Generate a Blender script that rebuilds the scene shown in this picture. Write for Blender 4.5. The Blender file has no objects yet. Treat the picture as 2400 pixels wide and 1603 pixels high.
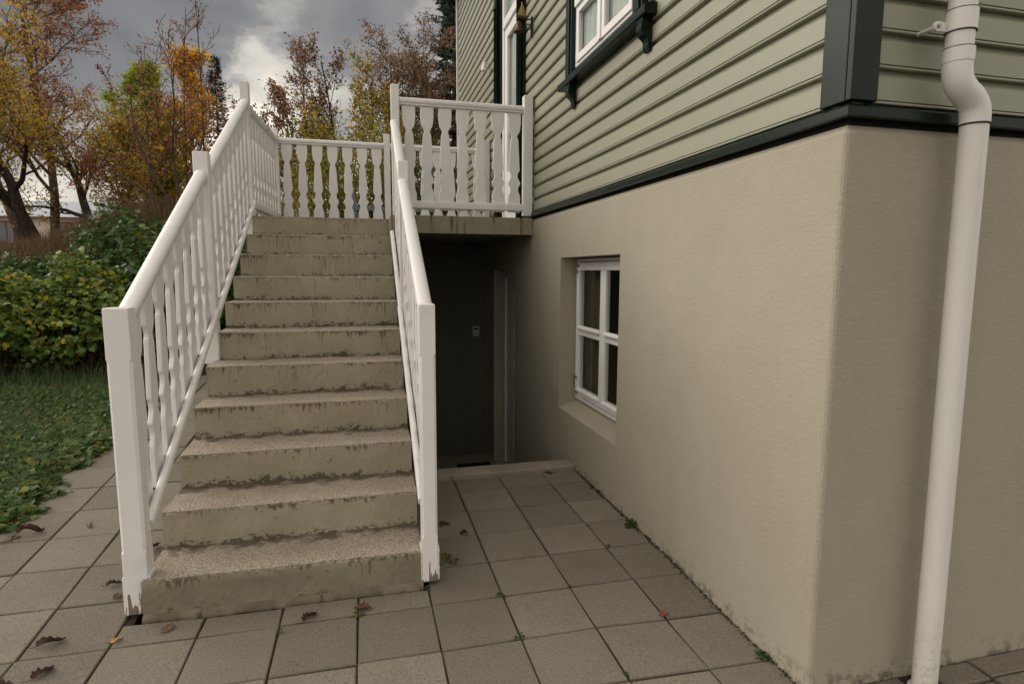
import bpy, bmesh, math, random
import numpy as np
from mathutils import Vector, Matrix

scene = bpy.context.scene
COL = scene.collection
R = math.radians

# ------------------------------------------------------------------ camera
cam_data = bpy.data.cameras.new('camera')
cam = bpy.data.objects.new('camera', cam_data)
COL.objects.link(cam)
yaw, pitch, roll = 0.2472, 0.1206, 0.0035
f_ = Vector((math.sin(yaw)*math.cos(pitch), math.cos(yaw)*math.cos(pitch), -math.sin(pitch)))
r_ = Vector((math.cos(yaw), -math.sin(yaw), 0))
u_ = r_.cross(f_)
r2 = r_*math.cos(roll) + u_*math.sin(roll)
u2 = u_*math.cos(roll) - r_*math.sin(roll)
M = Matrix((r2, u2, -f_)).transposed().to_4x4()
M.translation = (0, 0, 1.3641)
cam.matrix_world = M
cam_data.sensor_fit = 'HORIZONTAL'
cam_data.sensor_width = 36
cam_data.lens = 36*1372.6/2400
cam_data.clip_start = 0.05
cam_data.clip_end = 2000
scene.camera = cam

# ------------------------------------------------------------------ sky and sun
SUN_AZ = R(-62)      # measured from +Y, negative = towards -X (left of the picture)
SUN_EL = R(28)
sun_dir = Vector((math.sin(SUN_AZ)*math.cos(SUN_EL), math.cos(SUN_AZ)*math.cos(SUN_EL), math.sin(SUN_EL)))
world = bpy.data.worlds.new('World')
scene.world = world
world.use_nodes = True
wt = world.node_tree
wt.nodes.clear()
def wn(t, **k):
    n = wt.nodes.new(t)
    for a, b in k.items(): setattr(n, a, b)
    return n
def wmath(op, a, b=None, clamp=False):
    n = wn('ShaderNodeMath', operation=op, use_clamp=clamp)
    for i, v in enumerate((a, b)):
        if v is None: continue
        if isinstance(v, (int, float)): n.inputs[i].default_value = v
        else: wt.links.new(v, n.inputs[i])
    return n.outputs[0]
def wmix(f, a, b):
    n = wn('ShaderNodeMix', data_type='RGBA')
    for sock, v in ((n.inputs[0], f), (n.inputs[6], a), (n.inputs[7], b)):
        if isinstance(v, (int, float)): sock.default_value = v
        elif isinstance(v, tuple): sock.default_value = (*v, 1)
        else: wt.links.new(v, sock)
    return n.outputs[2]
out = wn('ShaderNodeOutputWorld')
bg = wn('ShaderNodeBackground')
sky = wn('ShaderNodeTexSky', sky_type='NISHITA')
sky.sun_disc = False
sky.sun_elevation = SUN_EL
sky.sun_rotation = SUN_AZ
sky.air_density = 1.0
sky.dust_density = 2.0
tc = wn('ShaderNodeTexCoord')
mp = wn('ShaderNodeMapping')
mp.inputs['Scale'].default_value = (1, 1, 1.8)
mp.inputs['Location'].default_value = (0.55, 0.2, 0.35)
wt.links.new(tc.outputs['Generated'], mp.inputs[0])
n1 = wn('ShaderNodeTexNoise'); n1.inputs['Scale'].default_value = 3.4; n1.inputs['Detail'].default_value = 7; n1.inputs['Roughness'].default_value = .47; n1.inputs['Distortion'].default_value = .25
wt.links.new(mp.outputs[0], n1.inputs['Vector'])
nwp = wn('ShaderNodeTexNoise'); nwp.inputs['Scale'].default_value = 7.5; nwp.inputs['Detail'].default_value = 5; nwp.inputs['Roughness'].default_value = .55
wt.links.new(mp.outputs[0], nwp.inputs['Vector'])
wsub = wn('ShaderNodeVectorMath', operation='SUBTRACT'); wt.links.new(nwp.outputs['Color'], wsub.inputs[0]); wsub.inputs[1].default_value = (.5, .5, .5)
wscl = wn('ShaderNodeVectorMath', operation='SCALE'); wt.links.new(wsub.outputs[0], wscl.inputs[0]); wscl.inputs['Scale'].default_value = .30
wadd = wn('ShaderNodeVectorMath', operation='ADD'); wt.links.new(tc.outputs['Generated'], wadd.inputs[0]); wt.links.new(wscl.outputs[0], wadd.inputs[1])
wnrm = wn('ShaderNodeVectorMath', operation='NORMALIZE'); wt.links.new(wadd.outputs[0], wnrm.inputs[0])
def dotdir(az, el):
    d = wn('ShaderNodeVectorMath', operation='DOT_PRODUCT')
    wt.links.new(wnrm.outputs[0], d.inputs[0])
    d.inputs[1].default_value = (math.sin(R(az))*math.cos(R(el)), math.cos(R(az))*math.cos(R(el)), math.sin(R(el)))
    return wmath('MAXIMUM', d.outputs['Value'], 0.0)
sepz = wn('ShaderNodeSeparateXYZ'); wt.links.new(tc.outputs['Generated'], sepz.inputs[0])
def wsm(v, a, b, c=0., d=1.):
    n = wn('ShaderNodeMapRange', interpolation_type='SMOOTHSTEP')
    wt.links.new(v, n.inputs[0])
    for q, val in enumerate((a, b, c, d)): n.inputs[1+q].default_value = val
    return n.outputs[0]
def blob(az, el, inner, outer, amt):
    return wsm(dotdir(az, el), math.cos(R(outer)), math.cos(R(inner)), 0., amt)
bank = blob(-6, 20, 26, 62, 1.0)                 # the dark rain front hanging over the garden
v = wmath('ADD', wmath('MULTIPLY', n1.outputs[0], 1.9), -.52)
v = wmath('ADD', v, wmath('MULTIPLY', wmath('SUBTRACT', nwp.outputs[0], .5), .45))
for t in (blob(-7.8, 14.0, .2, 5.0, .24), blob(-6, 10, 2, 13, .15), blob(4, 9, 2, 14, .12), blob(5.5, 23, 2, 12, .16), blob(-2, 22, 1, 8, .05),
          blob(-19, 18, 3, 13, -.12), blob(1.9, 18.5, 1, 5.5, -.20)):
    v = wmath('ADD', v, t)
v = wmath('ADD', v, wsm(sepz.outputs[2], .20, .05, 0., .36))
ramp = wn('ShaderNodeValToRGB')
ramp.color_ramp.interpolation = 'EASE'
el = ramp.color_ramp.elements
el[0].position = .02; el[0].color = (.102, .104, .110, 1)
el[1].position = 1.0; el[1].color = (.74, .675, .58, 1)
for q, c in ((.22, (.140, .141, .145)), (.42, (.175, .173, .172)), (.56, (.265, .255, .24)), (.74, (.46, .43, .38))):
    e = el.new(q); e.color = (*c, 1)
wt.links.new(v, ramp.inputs[0])
ofac = wn('ShaderNodeVectorMath', operation='SCALE'); ofac.inputs[0].default_value = (.68, .635, .565)
wt.links.new(wmath('ADD', wmath('MULTIPLY', n1.outputs[0], .9), .55), ofac.inputs['Scale'])
cloud = wmix(bank, ofac.outputs[0], ramp.outputs[0])
skyv = wn('ShaderNodeVectorMath', operation='SCALE')
wt.links.new(sky.outputs[0], skyv.inputs[0]); skyv.inputs['Scale'].default_value = .05
mixc = wmix(.94, skyv.outputs[0], cloud)
wt.links.new(mixc, bg.inputs[0])
bg.inputs[1].default_value = 1.0
wt.links.new(bg.outputs[0], out.inputs[0])

sd = bpy.data.lights.new('sun', 'SUN')
sd.energy = 1.5
sd.angle = R(50)
sd.color = (1.0, .94, .84)
sun = bpy.data.objects.new('sun', sd)
COL.objects.link(sun)
sun.rotation_euler = (-sun_dir).to_track_quat('-Z', 'Y').to_euler()
sun.location = sun_dir*60

scene.view_settings.view_transform = 'Standard'
scene.view_settings.look = 'None'
scene.view_settings.exposure = 0.70
scene.view_settings.gamma = 1.0
scene.view_settings.use_curve_mapping = False
scene.cycles.use_light_tree = False
scene.cycles.use_adaptive_sampling = True
scene.cycles.adaptive_threshold = 0.02
scene.cycles.max_bounces = 5
scene.cycles.diffuse_bounces = 3
scene.cycles.glossy_bounces = 2
scene.cycles.transmission_bounces = 3
scene.cycles.transparent_max_bounces = 6

# ------------------------------------------------------------------ materials
MATS = {}
class NT:
    """small helper to write node materials"""
    def __init__(s, name):
        s.m = bpy.data.materials.new(name); s.m.use_nodes = True
        s.t = s.m.node_tree; s.t.nodes.clear()
        s.out = s.n('ShaderNodeOutputMaterial')
        s.b = s.n('ShaderNodeBsdfPrincipled')
        s.t.links.new(s.b.outputs[0], s.out.inputs[0])
        s.geo = None; s.tcn = None
        MATS[name] = s.m
    def n(s, t, **k):
        x = s.t.nodes.new(t)
        for a, b in k.items(): setattr(x, a, b)
        return x
    def link(s, a, b): s.t.links.new(a, b)
    def put(s, sock, v):
        if isinstance(v, (int, float)): sock.default_value = v
        elif isinstance(v, tuple): sock.default_value = (*v, 1) if len(v) == 3 and sock.type == 'RGBA' else v
        else: s.link(v, sock)
    def math(s, op, a, b=0.0, clamp=False):
        x = s.n('ShaderNodeMath', operation=op, use_clamp=clamp); s.put(x.inputs[0], a); s.put(x.inputs[1], b); return x.outputs[0]
    def mix(s, f, a, b, mode='MIX'):
        x = s.n('ShaderNodeMix', data_type='RGBA', blend_type=mode); s.put(x.inputs[0], f); s.put(x.inputs[6], a); s.put(x.inputs[7], b); return x.outputs[2]
    def pos(s):
        if not s.geo: s.geo = s.n('ShaderNodeNewGeometry')
        return s.geo.outputs['Position']
    def obj(s):
        if not s.tcn: s.tcn = s.n('ShaderNodeTexCoord')
        return s.tcn.outputs['Object']
    def xyz(s, v):
        x = s.n('ShaderNodeSeparateXYZ'); s.link(v, x.inputs[0]); return x.outputs
    def scale(s, v, sc, loc=(0, 0, 0)):
        x = s.n('ShaderNodeMapping'); s.link(v, x.inputs[0]); x.inputs['Scale'].default_value = sc; x.inputs['Location'].default_value = loc; return x.outputs[0]
    def noise(s, v, sc, det=4, rough=.55, dist=0):
        x = s.n('ShaderNodeTexNoise'); s.link(v, x.inputs['Vector']); x.inputs['Scale'].default_value = sc; x.inputs['Detail'].default_value = det
        x.inputs['Roughness'].default_value = rough; x.inputs['Distortion'].default_value = dist; return x.outputs[0]
    def vor(s, v, sc, feature='F1'):
        x = s.n('ShaderNodeTexVoronoi', feature=feature); s.link(v, x.inputs['Vector']); x.inputs['Scale'].default_value = sc; return x.outputs[0]
    def ramp(s, v, a, b, c0=(0, 0, 0), c1=(1, 1, 1)):
        x = s.n('ShaderNodeValToRGB'); s.link(v, x.inputs[0]); e = x.color_ramp.elements
        e[0].position = a; e[1].position = b; e[0].color = (*c0, 1); e[1].color = (*c1, 1); return x.outputs[0]
    def maprange(s, v, a, b, c=0., d=1.):
        x = s.n('ShaderNodeMapRange'); x.clamp = True; s.put(x.inputs[0], v)
        for i, q in enumerate((a, b, c, d)): x.inputs[1+i].default_value = q
        return x.outputs[0]
    def bump(s, h, strength, dist):
        x = s.n('ShaderNodeBump'); x.inputs['Strength'].default_value = strength; x.inputs['Distance'].default_value = dist; s.link(h, x.inputs['Height']); s.link(x.outputs[0], s.b.inputs['Normal'])
    def set(s, col=None, rough=.5, spec=None, metal=None):
        if col is not None: s.put(s.b.inputs['Base Color'], col)
        s.put(s.b.inputs['Roughness'], rough)
        if spec is not None: s.put(s.b.inputs['Specular IOR Level'], spec)
        if metal is not None: s.put(s.b.inputs['Metallic'], metal)
        return s.m
def rnd_obj(t):
    x = t.n('ShaderNodeObjectInfo'); return x.outputs['Random']

def m_plaster():
    t = NT('plaster'); p = t.pos()
    a = t.noise(p, 1.3, 5); b = t.noise(p, 9, 4)
    c = t.mix(t.ramp(a, .35, .7), (.333, .304, .238), (.370, .340, .268))
    c = t.mix(t.math('MULTIPLY', t.ramp(b, .45, .75), .25), c, (.30, .262, .195))
    z = t.xyz(p)[2]
    low = t.math('MULTIPLY', t.math('MULTIPLY', t.math('MULTIPLY', t.maprange(z, .07, -.01), t.maprange(t.xyz(p)[1], 3.72, 3.55)), t.maprange(z, -.06, -.03)), t.ramp(t.noise(p, 22, 5, .65), .50, .60))
    c = t.mix(t.math('MULTIPLY', low, .65), c, (.05, .045, .028))
    st = t.scale(p, (1, 1, .12))
    c = t.mix(t.math('MULTIPLY', t.ramp(t.noise(st, 7, 3), .58, .8), .10), c, (.22, .20, .15))
    c = t.mix(t.math('MULTIPLY', t.ramp(t.noise(p, .8, 3, .5), .42, .62), .22), c, (.385, .325, .25))
    yy = t.xyz(p)[1]
    wob = t.math('MULTIPLY', t.math('SUBTRACT', t.noise(t.scale(p, (0, 0, 1), (3.3, 0, 0)), 9, 4, .6), .5), .10)
    cr = t.math('LESS_THAN', t.math('ABSOLUTE', t.math('SUBTRACT', t.math('SUBTRACT', yy, 3.0), wob)), .0016)
    cr = t.math('MULTIPLY', cr, t.math('MULTIPLY', t.maprange(z, 1.44, 1.47), t.maprange(z, 1.76, 1.72)))
    c = t.mix(t.math('MULTIPLY', cr, .55), c, (.16, .14, .10))
    h = t.math('ADD', t.noise(p, 120, 3, .6), t.math('MULTIPLY', t.noise(t.scale(p, (1, 1, 1.5)), 48, 3, .6, .8), 1.6))
    t.bump(h, .34, .005)
    return t.set(c, .82, .25)
def m_paint(name, c0, c1, rough=.45, bumps=.12, grain=None, chips=None, spec=.4):
    t = NT(name); p = t.pos()
    a = t.noise(p, 3.1, 5)
    c = t.mix(t.ramp(a, .35, .7), c0, c1)
    d = t.ramp(t.noise(p, 60, 5, .7), .70, .76)
    c = t.mix(t.math('MULTIPLY', d, .35), c, tuple(v*.45 for v in c0))
    if chips:
        k = t.ramp(t.noise(p, 34, 3, .6), .745, .76)
        c = t.mix(t.math('MULTIPLY', k, .9), c, chips)
    q = t.scale(p, grain) if grain else p
    t.bump(t.noise(q, 45, 4, .6), bumps, .003)
    return t.set(c, rough, spec)
def m_siding():
    t = NT('siding_paint'); p = t.pos(); r = rnd_obj(t)
    c = t.mix(r, (.255, .256, .190), (.290, .290, .218))
    c = t.mix(t.math('MULTIPLY', t.ramp(t.noise(t.scale(p, (1, 1, 5)), 2.2, 5, .6), .4, .7), .4), c, (.298, .286, .212))
    c = t.mix(t.math('MULTIPLY', t.ramp(t.noise(t.scale(p, (1, 1, 14)), 26, 4, .7), .64, .74), .35), c, (.19, .18, .13))
    k = t.ramp(t.noise(p, 34, 3, .6), .735, .752)
    c = t.mix(t.math('MULTIPLY', k, .9), c, (.16, .14, .11))
    t.bump(t.noise(t.scale(p, (1, 1, 12)), 45, 4, .6), .14, .003)
    return t.set(c, .42, .4)
def m_white(name='white_paint', peel=False):
    t = NT(name); p = t.pos()
    c = t.mix(t.ramp(t.noise(p, 4, 4), .35, .7), (.745, .725, .720), (.80, .78, .775))
    c = t.mix(t.math('MULTIPLY', rnd_obj(t), .5), c, (.69, .672, .66))
    c = t.mix(t.math('MULTIPLY', t.ramp(t.noise(t.scale(p, (1, 1, .5)), 5, 5, .65), .54, .74), .30), c, (.44, .425, .375))
    sp = t.ramp(t.noise(p, 48, 4, .65), .735, .755)
    c = t.mix(t.math('MULTIPLY', sp, .8), c, (.16, .13, .10))
    gr = t.scale(p, (1, 1, 6))
    w = t.ramp(t.noise(t.scale(p, (1.2, 1.2, 16)), 9, 4, .7), .60, .72)
    c = t.mix(t.math('MULTIPLY', w, .22), c, (.47, .45, .44))
    if peel:
        z = t.xyz(p)[2]
        q = t.noise(t.scale(p, (1, 1, .10)), 75, 3, .6)
        k = t.math('GREATER_THAN', t.math('ADD', q, t.maprange(z, .03, .15, .12, -.22)), .56)
        wood = t.mix(t.noise(t.scale(p, (1, 1, .05)), 160, 2), (.10, .07, .045), (.30, .24, .17))
        c = t.mix(k, c, wood)
    t.bump(t.noise(gr, 28, 4, .6), .22, .003)
    return t.set(c, .42, .4)
def m_riser():
    t = NT('riser_paint'); p = t.obj(); w = t.pos()
    x, y, z = t.xyz(p)
    d = t.math('MULTIPLY', z, -1.0)                       # distance below the nosing
    c = t.mix(t.ramp(t.noise(w, 4, 5), .35, .7), (.290, .258, .186), (.350, .314, .230))
    patch = t.ramp(t.noise(w, 8, 2, .5, .4), .66, .68)
    c = t.mix(t.math('MULTIPLY', patch, .4), c, (.36, .33, .25))
    # patchy dirt hanging below the nosing and thin streaks running down from it
    clump = t.noise(t.scale(w, (1, 1, .35)), 6.5, 3, .6)
    sh = t.noise(t.scale(w, (1, 1, .28)), 62, 5, .72, .3)
    k1 = t.math('ADD', t.math('ADD', sh, t.maprange(clump, .32, .68, -.10, .13)), t.maprange(d, .0, .055, .10, -.16))
    c = t.mix(t.math('MULTIPLY', t.ramp(k1, .55, .64), .80), c, (.066, .050, .031))
    st = t.noise(t.scale(w, (1, 1, .05)), 120, 3, .65)
    k2 = t.math('ADD', t.math('ADD', st, t.maprange(t.noise(t.scale(w, (1, 1, .2)), 3.7, 3, .6), .35, .7, -.10, .08)), t.math('ADD', t.maprange(d, .0, .16, .05, -.10), t.maprange(t.xyz(w)[2], .35, 1.0, -.05, .03)))
    c = t.mix(t.math('MULTIPLY', t.ramp(k2, .58, .68), .55), c, (.085, .066, .043))
    # dirt and moss spots creeping up from the tread below
    e = t.maprange(d, .085, .165, -.19, .17)
    sp = t.math('ADD', t.math('ADD', t.noise(t.scale(w, (1, 1, 1.8)), 34, 6, .75, .5), e), t.maprange(t.noise(w, 5.5, 3, .6), .3, .7, -.12, .10))
    c = t.mix(t.math('MULTIPLY', t.ramp(sp, .60, .66), .85), c, (.055, .045, .027))
    dots = t.ramp(t.math('ADD', t.noise(w, 30, 4, .7, .8), t.maprange(t.xyz(w)[2], .17, .10, 0, .035)), .665, .69)
    c = t.mix(t.math('MULTIPLY', dots, .85), c, (.05, .042, .027))
    film = t.math('MULTIPLY', t.maprange(t.xyz(w)[2], .17, .12), t.maprange(t.noise(w, 6, 4, .6), .3, .7, .45, .75))
    c = t.mix(film, c, (.125, .103, .072))
    # bare aggregate along the worn top edge
    ed = t.math('GREATER_THAN', t.math('ADD', t.noise(w, 40, 4), t.maprange(d, .0, .022, .25, -.25)), .55)
    cc = t.mix(t.ramp(t.noise(w, 130, 3, .7), .35, .65), (.11, .09, .062), (.33, .28, .21))
    c = t.mix(ed, c, cc)
    h = t.math('ADD', t.noise(w, 60, 4, .6), t.math('MULTIPLY', t.noise(w, 14, 3), .7))
    t.bump(h, .35, .004)
    return t.set(c, .72, .25)
def m_tread():
    t = NT('tread_concrete'); w = t.pos(); p = t.obj()
    g = t.noise(w, 125, 3, .75); v = t.vor(w, 110)
    c = t.mix(t.ramp(g, .34, .66), (.128, .108, .083), (.58, .505, .41))
    c = t.mix(t.math('MULTIPLY', t.ramp(v, .25, .6), .5), c, (.27, .225, .168))
    big = t.ramp(t.noise(w, 5, 5, .6), .40, .66)
    c = t.mix(t.math('MULTIPLY', big, .38), c, (.21, .168, .124))
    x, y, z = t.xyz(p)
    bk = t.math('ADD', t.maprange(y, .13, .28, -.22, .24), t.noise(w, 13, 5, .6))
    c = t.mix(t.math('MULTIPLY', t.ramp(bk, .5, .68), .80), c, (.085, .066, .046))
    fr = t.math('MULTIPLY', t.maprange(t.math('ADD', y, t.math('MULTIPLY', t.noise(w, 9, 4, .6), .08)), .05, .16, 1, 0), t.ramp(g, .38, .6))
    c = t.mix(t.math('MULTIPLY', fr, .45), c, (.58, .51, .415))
    t.bump(t.math('ADD', g, t.math('MULTIPLY', v, .8)), .8, .006)
    return t.set(c, .9, .15)
def m_concrete(name, c0, c1, stain=.5, thr=.60):
    t = NT(name); w = t.pos()
    c = t.mix(t.ramp(t.noise(w, 6, 5, .6), .35, .7), c0, c1)
    c = t.mix(t.math('MULTIPLY', t.ramp(t.noise(w, 160, 2), .4, .7), .3), c, tuple(v*.6 for v in c0))
    st = t.noise(t.scale(w, (1, 1, .10)), 11, 5, .65)
    c = t.mix(t.math('MULTIPLY', t.ramp(st, thr, thr+.08), stain), c, (.06, .045, .03))
    t.bump(t.noise(w, 120, 3), .4, .004)
    return t.set(c, .85, .2)
def m_paver():
    t = NT('paver_concrete'); w = t.pos(); r = rnd_obj(t)
    g = t.noise(w, 300, 3, .75); g2 = t.noise(w, 150, 3, .75)
    c = t.mix(r, (.130, .112, .090), (.212, .184, .150))
    c = t.mix(t.math('MULTIPLY', t.ramp(g, .42, .66), .62), c, (.37, .325, .27))
    c = t.mix(t.math('MULTIPLY', t.ramp(g2, .50, .66), .70), c, (.070, .058, .044))
    big = t.noise(w, 2.6, 5, .6)
    c = t.mix(t.math('MULTIPLY', t.ramp(big, .48, .72), .30), c, (.115, .098, .076))
    rust = t.ramp(t.noise(w, 1.7, 4, .55), .70, .80)
    c = t.mix(t.math('MULTIPLY', rust, .25), c, (.20, .135, .075))
    # dark rim along each edge of the slab
    ge = t.n('ShaderNodeTexCoord'); gx, gy, gz = t.xyz(ge.outputs['Generated'])
    ex = t.math('ABSOLUTE', t.math('SUBTRACT', gx, .5)); ey = t.math('ABSOLUTE', t.math('SUBTRACT', gy, .5))
    ed = t.math('ADD', t.math('MAXIMUM', ex, ey), t.math('MULTIPLY', t.noise(w, 30, 4), .03))
    c = t.mix(t.maprange(ed, .49, .525, 0, .5), c, (.075, .066, .05))
    t.bump(t.math('ADD', g, g2), .5, .0025)
    return t.set(c, .88, .2)
def m_soil(name, c0, c1, sc=30):
    t = NT(name); w = t.pos()
    c = t.mix(t.ramp(t.noise(w, sc, 5, .7), .35, .7), c0, c1)
    t.bump(t.noise(w, sc*2, 4), .8, .02)
    return t.set(c, .95, .1)
def m_leaf(name, trans=.35, rough=.55):
    t = NT(name)
    a = t.n('ShaderNodeVertexColor'); a.layer_name = 'leafcol'
    t.set(a.outputs[0], rough, .25)
    tr = t.n('ShaderNodeBsdfTranslucent'); t.link(a.outputs[0], tr.inputs[0])
    ms = t.n('ShaderNodeMixShader'); ms.inputs[0].default_value = trans
    t.link(t.b.outputs[0], ms.inputs[1]); t.link(tr.outputs[0], ms.inputs[2]); t.link(ms.outputs[0], t.out.inputs[0])
    return t.m
def m_bark(name, c0, c1):
    t = NT(name); w = t.pos()
    c = t.mix(t.ramp(t.noise(t.scale(w, (1, 1, .3)), 26, 4, .65), .35, .7), c0, c1)
    t.bump(t.noise(t.scale(w, (1, 1, .25)), 40, 4), .6, .01)
    return t.set(c, .9, .15)
def m_simple(name, col, rough=.5, spec=.4, metal=0.):
    t = NT(name); w = t.pos()
    c = t.mix(t.math('MULTIPLY', t.ramp(t.noise(w, 18, 4), .4, .75), .35), col, tuple(v*.65 for v in col))
    return t.set(c, rough, spec, metal)
def m_pvc():
    t = NT('white_plastic'); w = t.pos()
    c = t.mix(t.ramp(t.noise(t.scale(w, (1, 1, .3)), 6, 4, .6), .4, .7), (.70, .675, .645), (.64, .615, .58))
    c = t.mix(t.math('MULTIPLY', t.ramp(t.noise(t.scale(w, (1, 1, .15)), 30, 4, .65), .58, .74), .35), c, (.46, .43, .38))
    c = t.mix(t.math('MULTIPLY', t.ramp(t.noise(w, 75, 3, .6), .735, .75), .85), c, (.13, .10, .07))
    low = t.math('MULTIPLY', t.maprange(t.xyz(w)[2], .28, .0), t.ramp(t.noise(w, 45, 5, .7), .50, .66))
    c = t.mix(t.math('MULTIPLY', low, .6), c, (.26, .22, .16))
    return t.set(c, .40, .4)
def m_glass():
    t = NT('window_glass')
    t.t.nodes.remove(t.b)
    gl = t.n('ShaderNodeBsdfGlossy'); gl.inputs['Roughness'].default_value = .01
    tr = t.n('ShaderNodeBsdfTransparent'); tr.inputs[0].default_value = (.86, .88, .86, 1)
    fr = t.n('ShaderNodeFresnel'); fr.inputs[0].default_value = 1.5
    ms = t.n('ShaderNodeMixShader'); ge = t.n('ShaderNodeNewGeometry'); t.link(t.math('MULTIPLY', fr.outputs[0], t.math('SUBTRACT', 1.0, ge.outputs['Backfacing'])), ms.inputs[0]); t.link(tr.outputs[0], ms.inputs[1]); t.link(gl.outputs[0], ms.inputs[2]); t.link(ms.outputs[0], t.out.inputs[0])
    return t.m

PLASTER = m_plaster()
SIDING = m_siding()
GREEN = m_paint('dark_green_paint', (.006, .013, .009), (.009, .018, .0125), .26, .05, (1, 1, 6), None, .16)
WHITE = m_white()
POSTW = m_white('white_post_paint', True)
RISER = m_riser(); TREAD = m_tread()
SLAB = m_concrete('slab_concrete', (.26, .235, .165), (.31, .28, .20), .85, .535)
WELLC = m_concrete('stairwell_plaster', (.25, .225, .16), (.29, .26, .19), .25)
FOOT = m_concrete('dirty_footing', (.14, .115, .082), (.27, .235, .18), .8)
WELLD = m_concrete('stairwell_shade_paint', (.105, .102, .080), (.13, .125, .098), .25)  # dark back-wall paint, its colour lowered further for the shade under the landing
KERBC = m_concrete('kerb_concrete', (.24, .21, .165), (.32, .285, .23), .3)
PAVER = m_paver()
JOINT = m_soil('joint_sand', (.030, .025, .016), (.075, .06, .04), 60)
SOIL = m_soil('garden_soil', (.028, .022, .014), (.07, .055, .032), 8)
LEAF = m_leaf('foliage', .50)
LEAFG = m_leaf('glossy_foliage', .25, .38)
DRY = m_leaf('dry_grass', .3, .8)
NEEDLE = m_leaf('needles', .1, .7)
BARK = m_bark('dark_bark', (.035, .027, .019), (.10, .08, .058))
BARKG = m_bark('grey_bark', (.075, .06, .05), (.17, .145, .12))
TWIG = m_bark('brown_twig', (.06, .038, .028), (.13, .09, .066))
GLASS = m_glass()
PVC = m_pvc()
CURT = m_simple('brown_curtain', (.16, .135, .10), .9, .1)
NET = m_simple('pale_blind', (.78, .80, .80), .85, .1)
DARKIN = m_simple('dark_interior', (.02, .019, .017), .9, .05)
IRON = m_simple('dark_iron', (.035, .028, .025), .5, .5, .6)
BRONZE = m_simple('aged_bronze', (.10, .065, .045), .45, .5, .8)
GOLD = m_simple('tarnished_brass', (.36, .25, .11), .45, .5, .7)
STEEL = m_simple('steel', (.35, .34, .32), .35, .5, .9)
SWITCH = m_simple('grey_plastic', (.42, .42, .40), .5)
ROOF = m_simple('roof_metal', (.09, .05, .04), .5)
NHOUSE = m_paint('cream_render', (.62, .57, .47), (.70, .64, .54), .8, .05)
NTRIM = m_simple('red_brown_trim', (.20, .055, .035), .6)
NROOF = m_simple('pale_blue_roof', (.40, .42, .45), .5)
NGLASS = m_simple('far_window', (.10, .11, .13), .15, .6)
BENCH = m_paint('grey_blue_paint', (.16, .185, .205), (.20, .225, .245), .5, .08)
BERRY = m_simple('red_berry', (.30, .016, .02), .35, .5)
DEADL = m_leaf('dead_leaf', .15, .7)
ROOMW = m_simple('room_wall', (.25, .22, .18), .9, .1)

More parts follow.
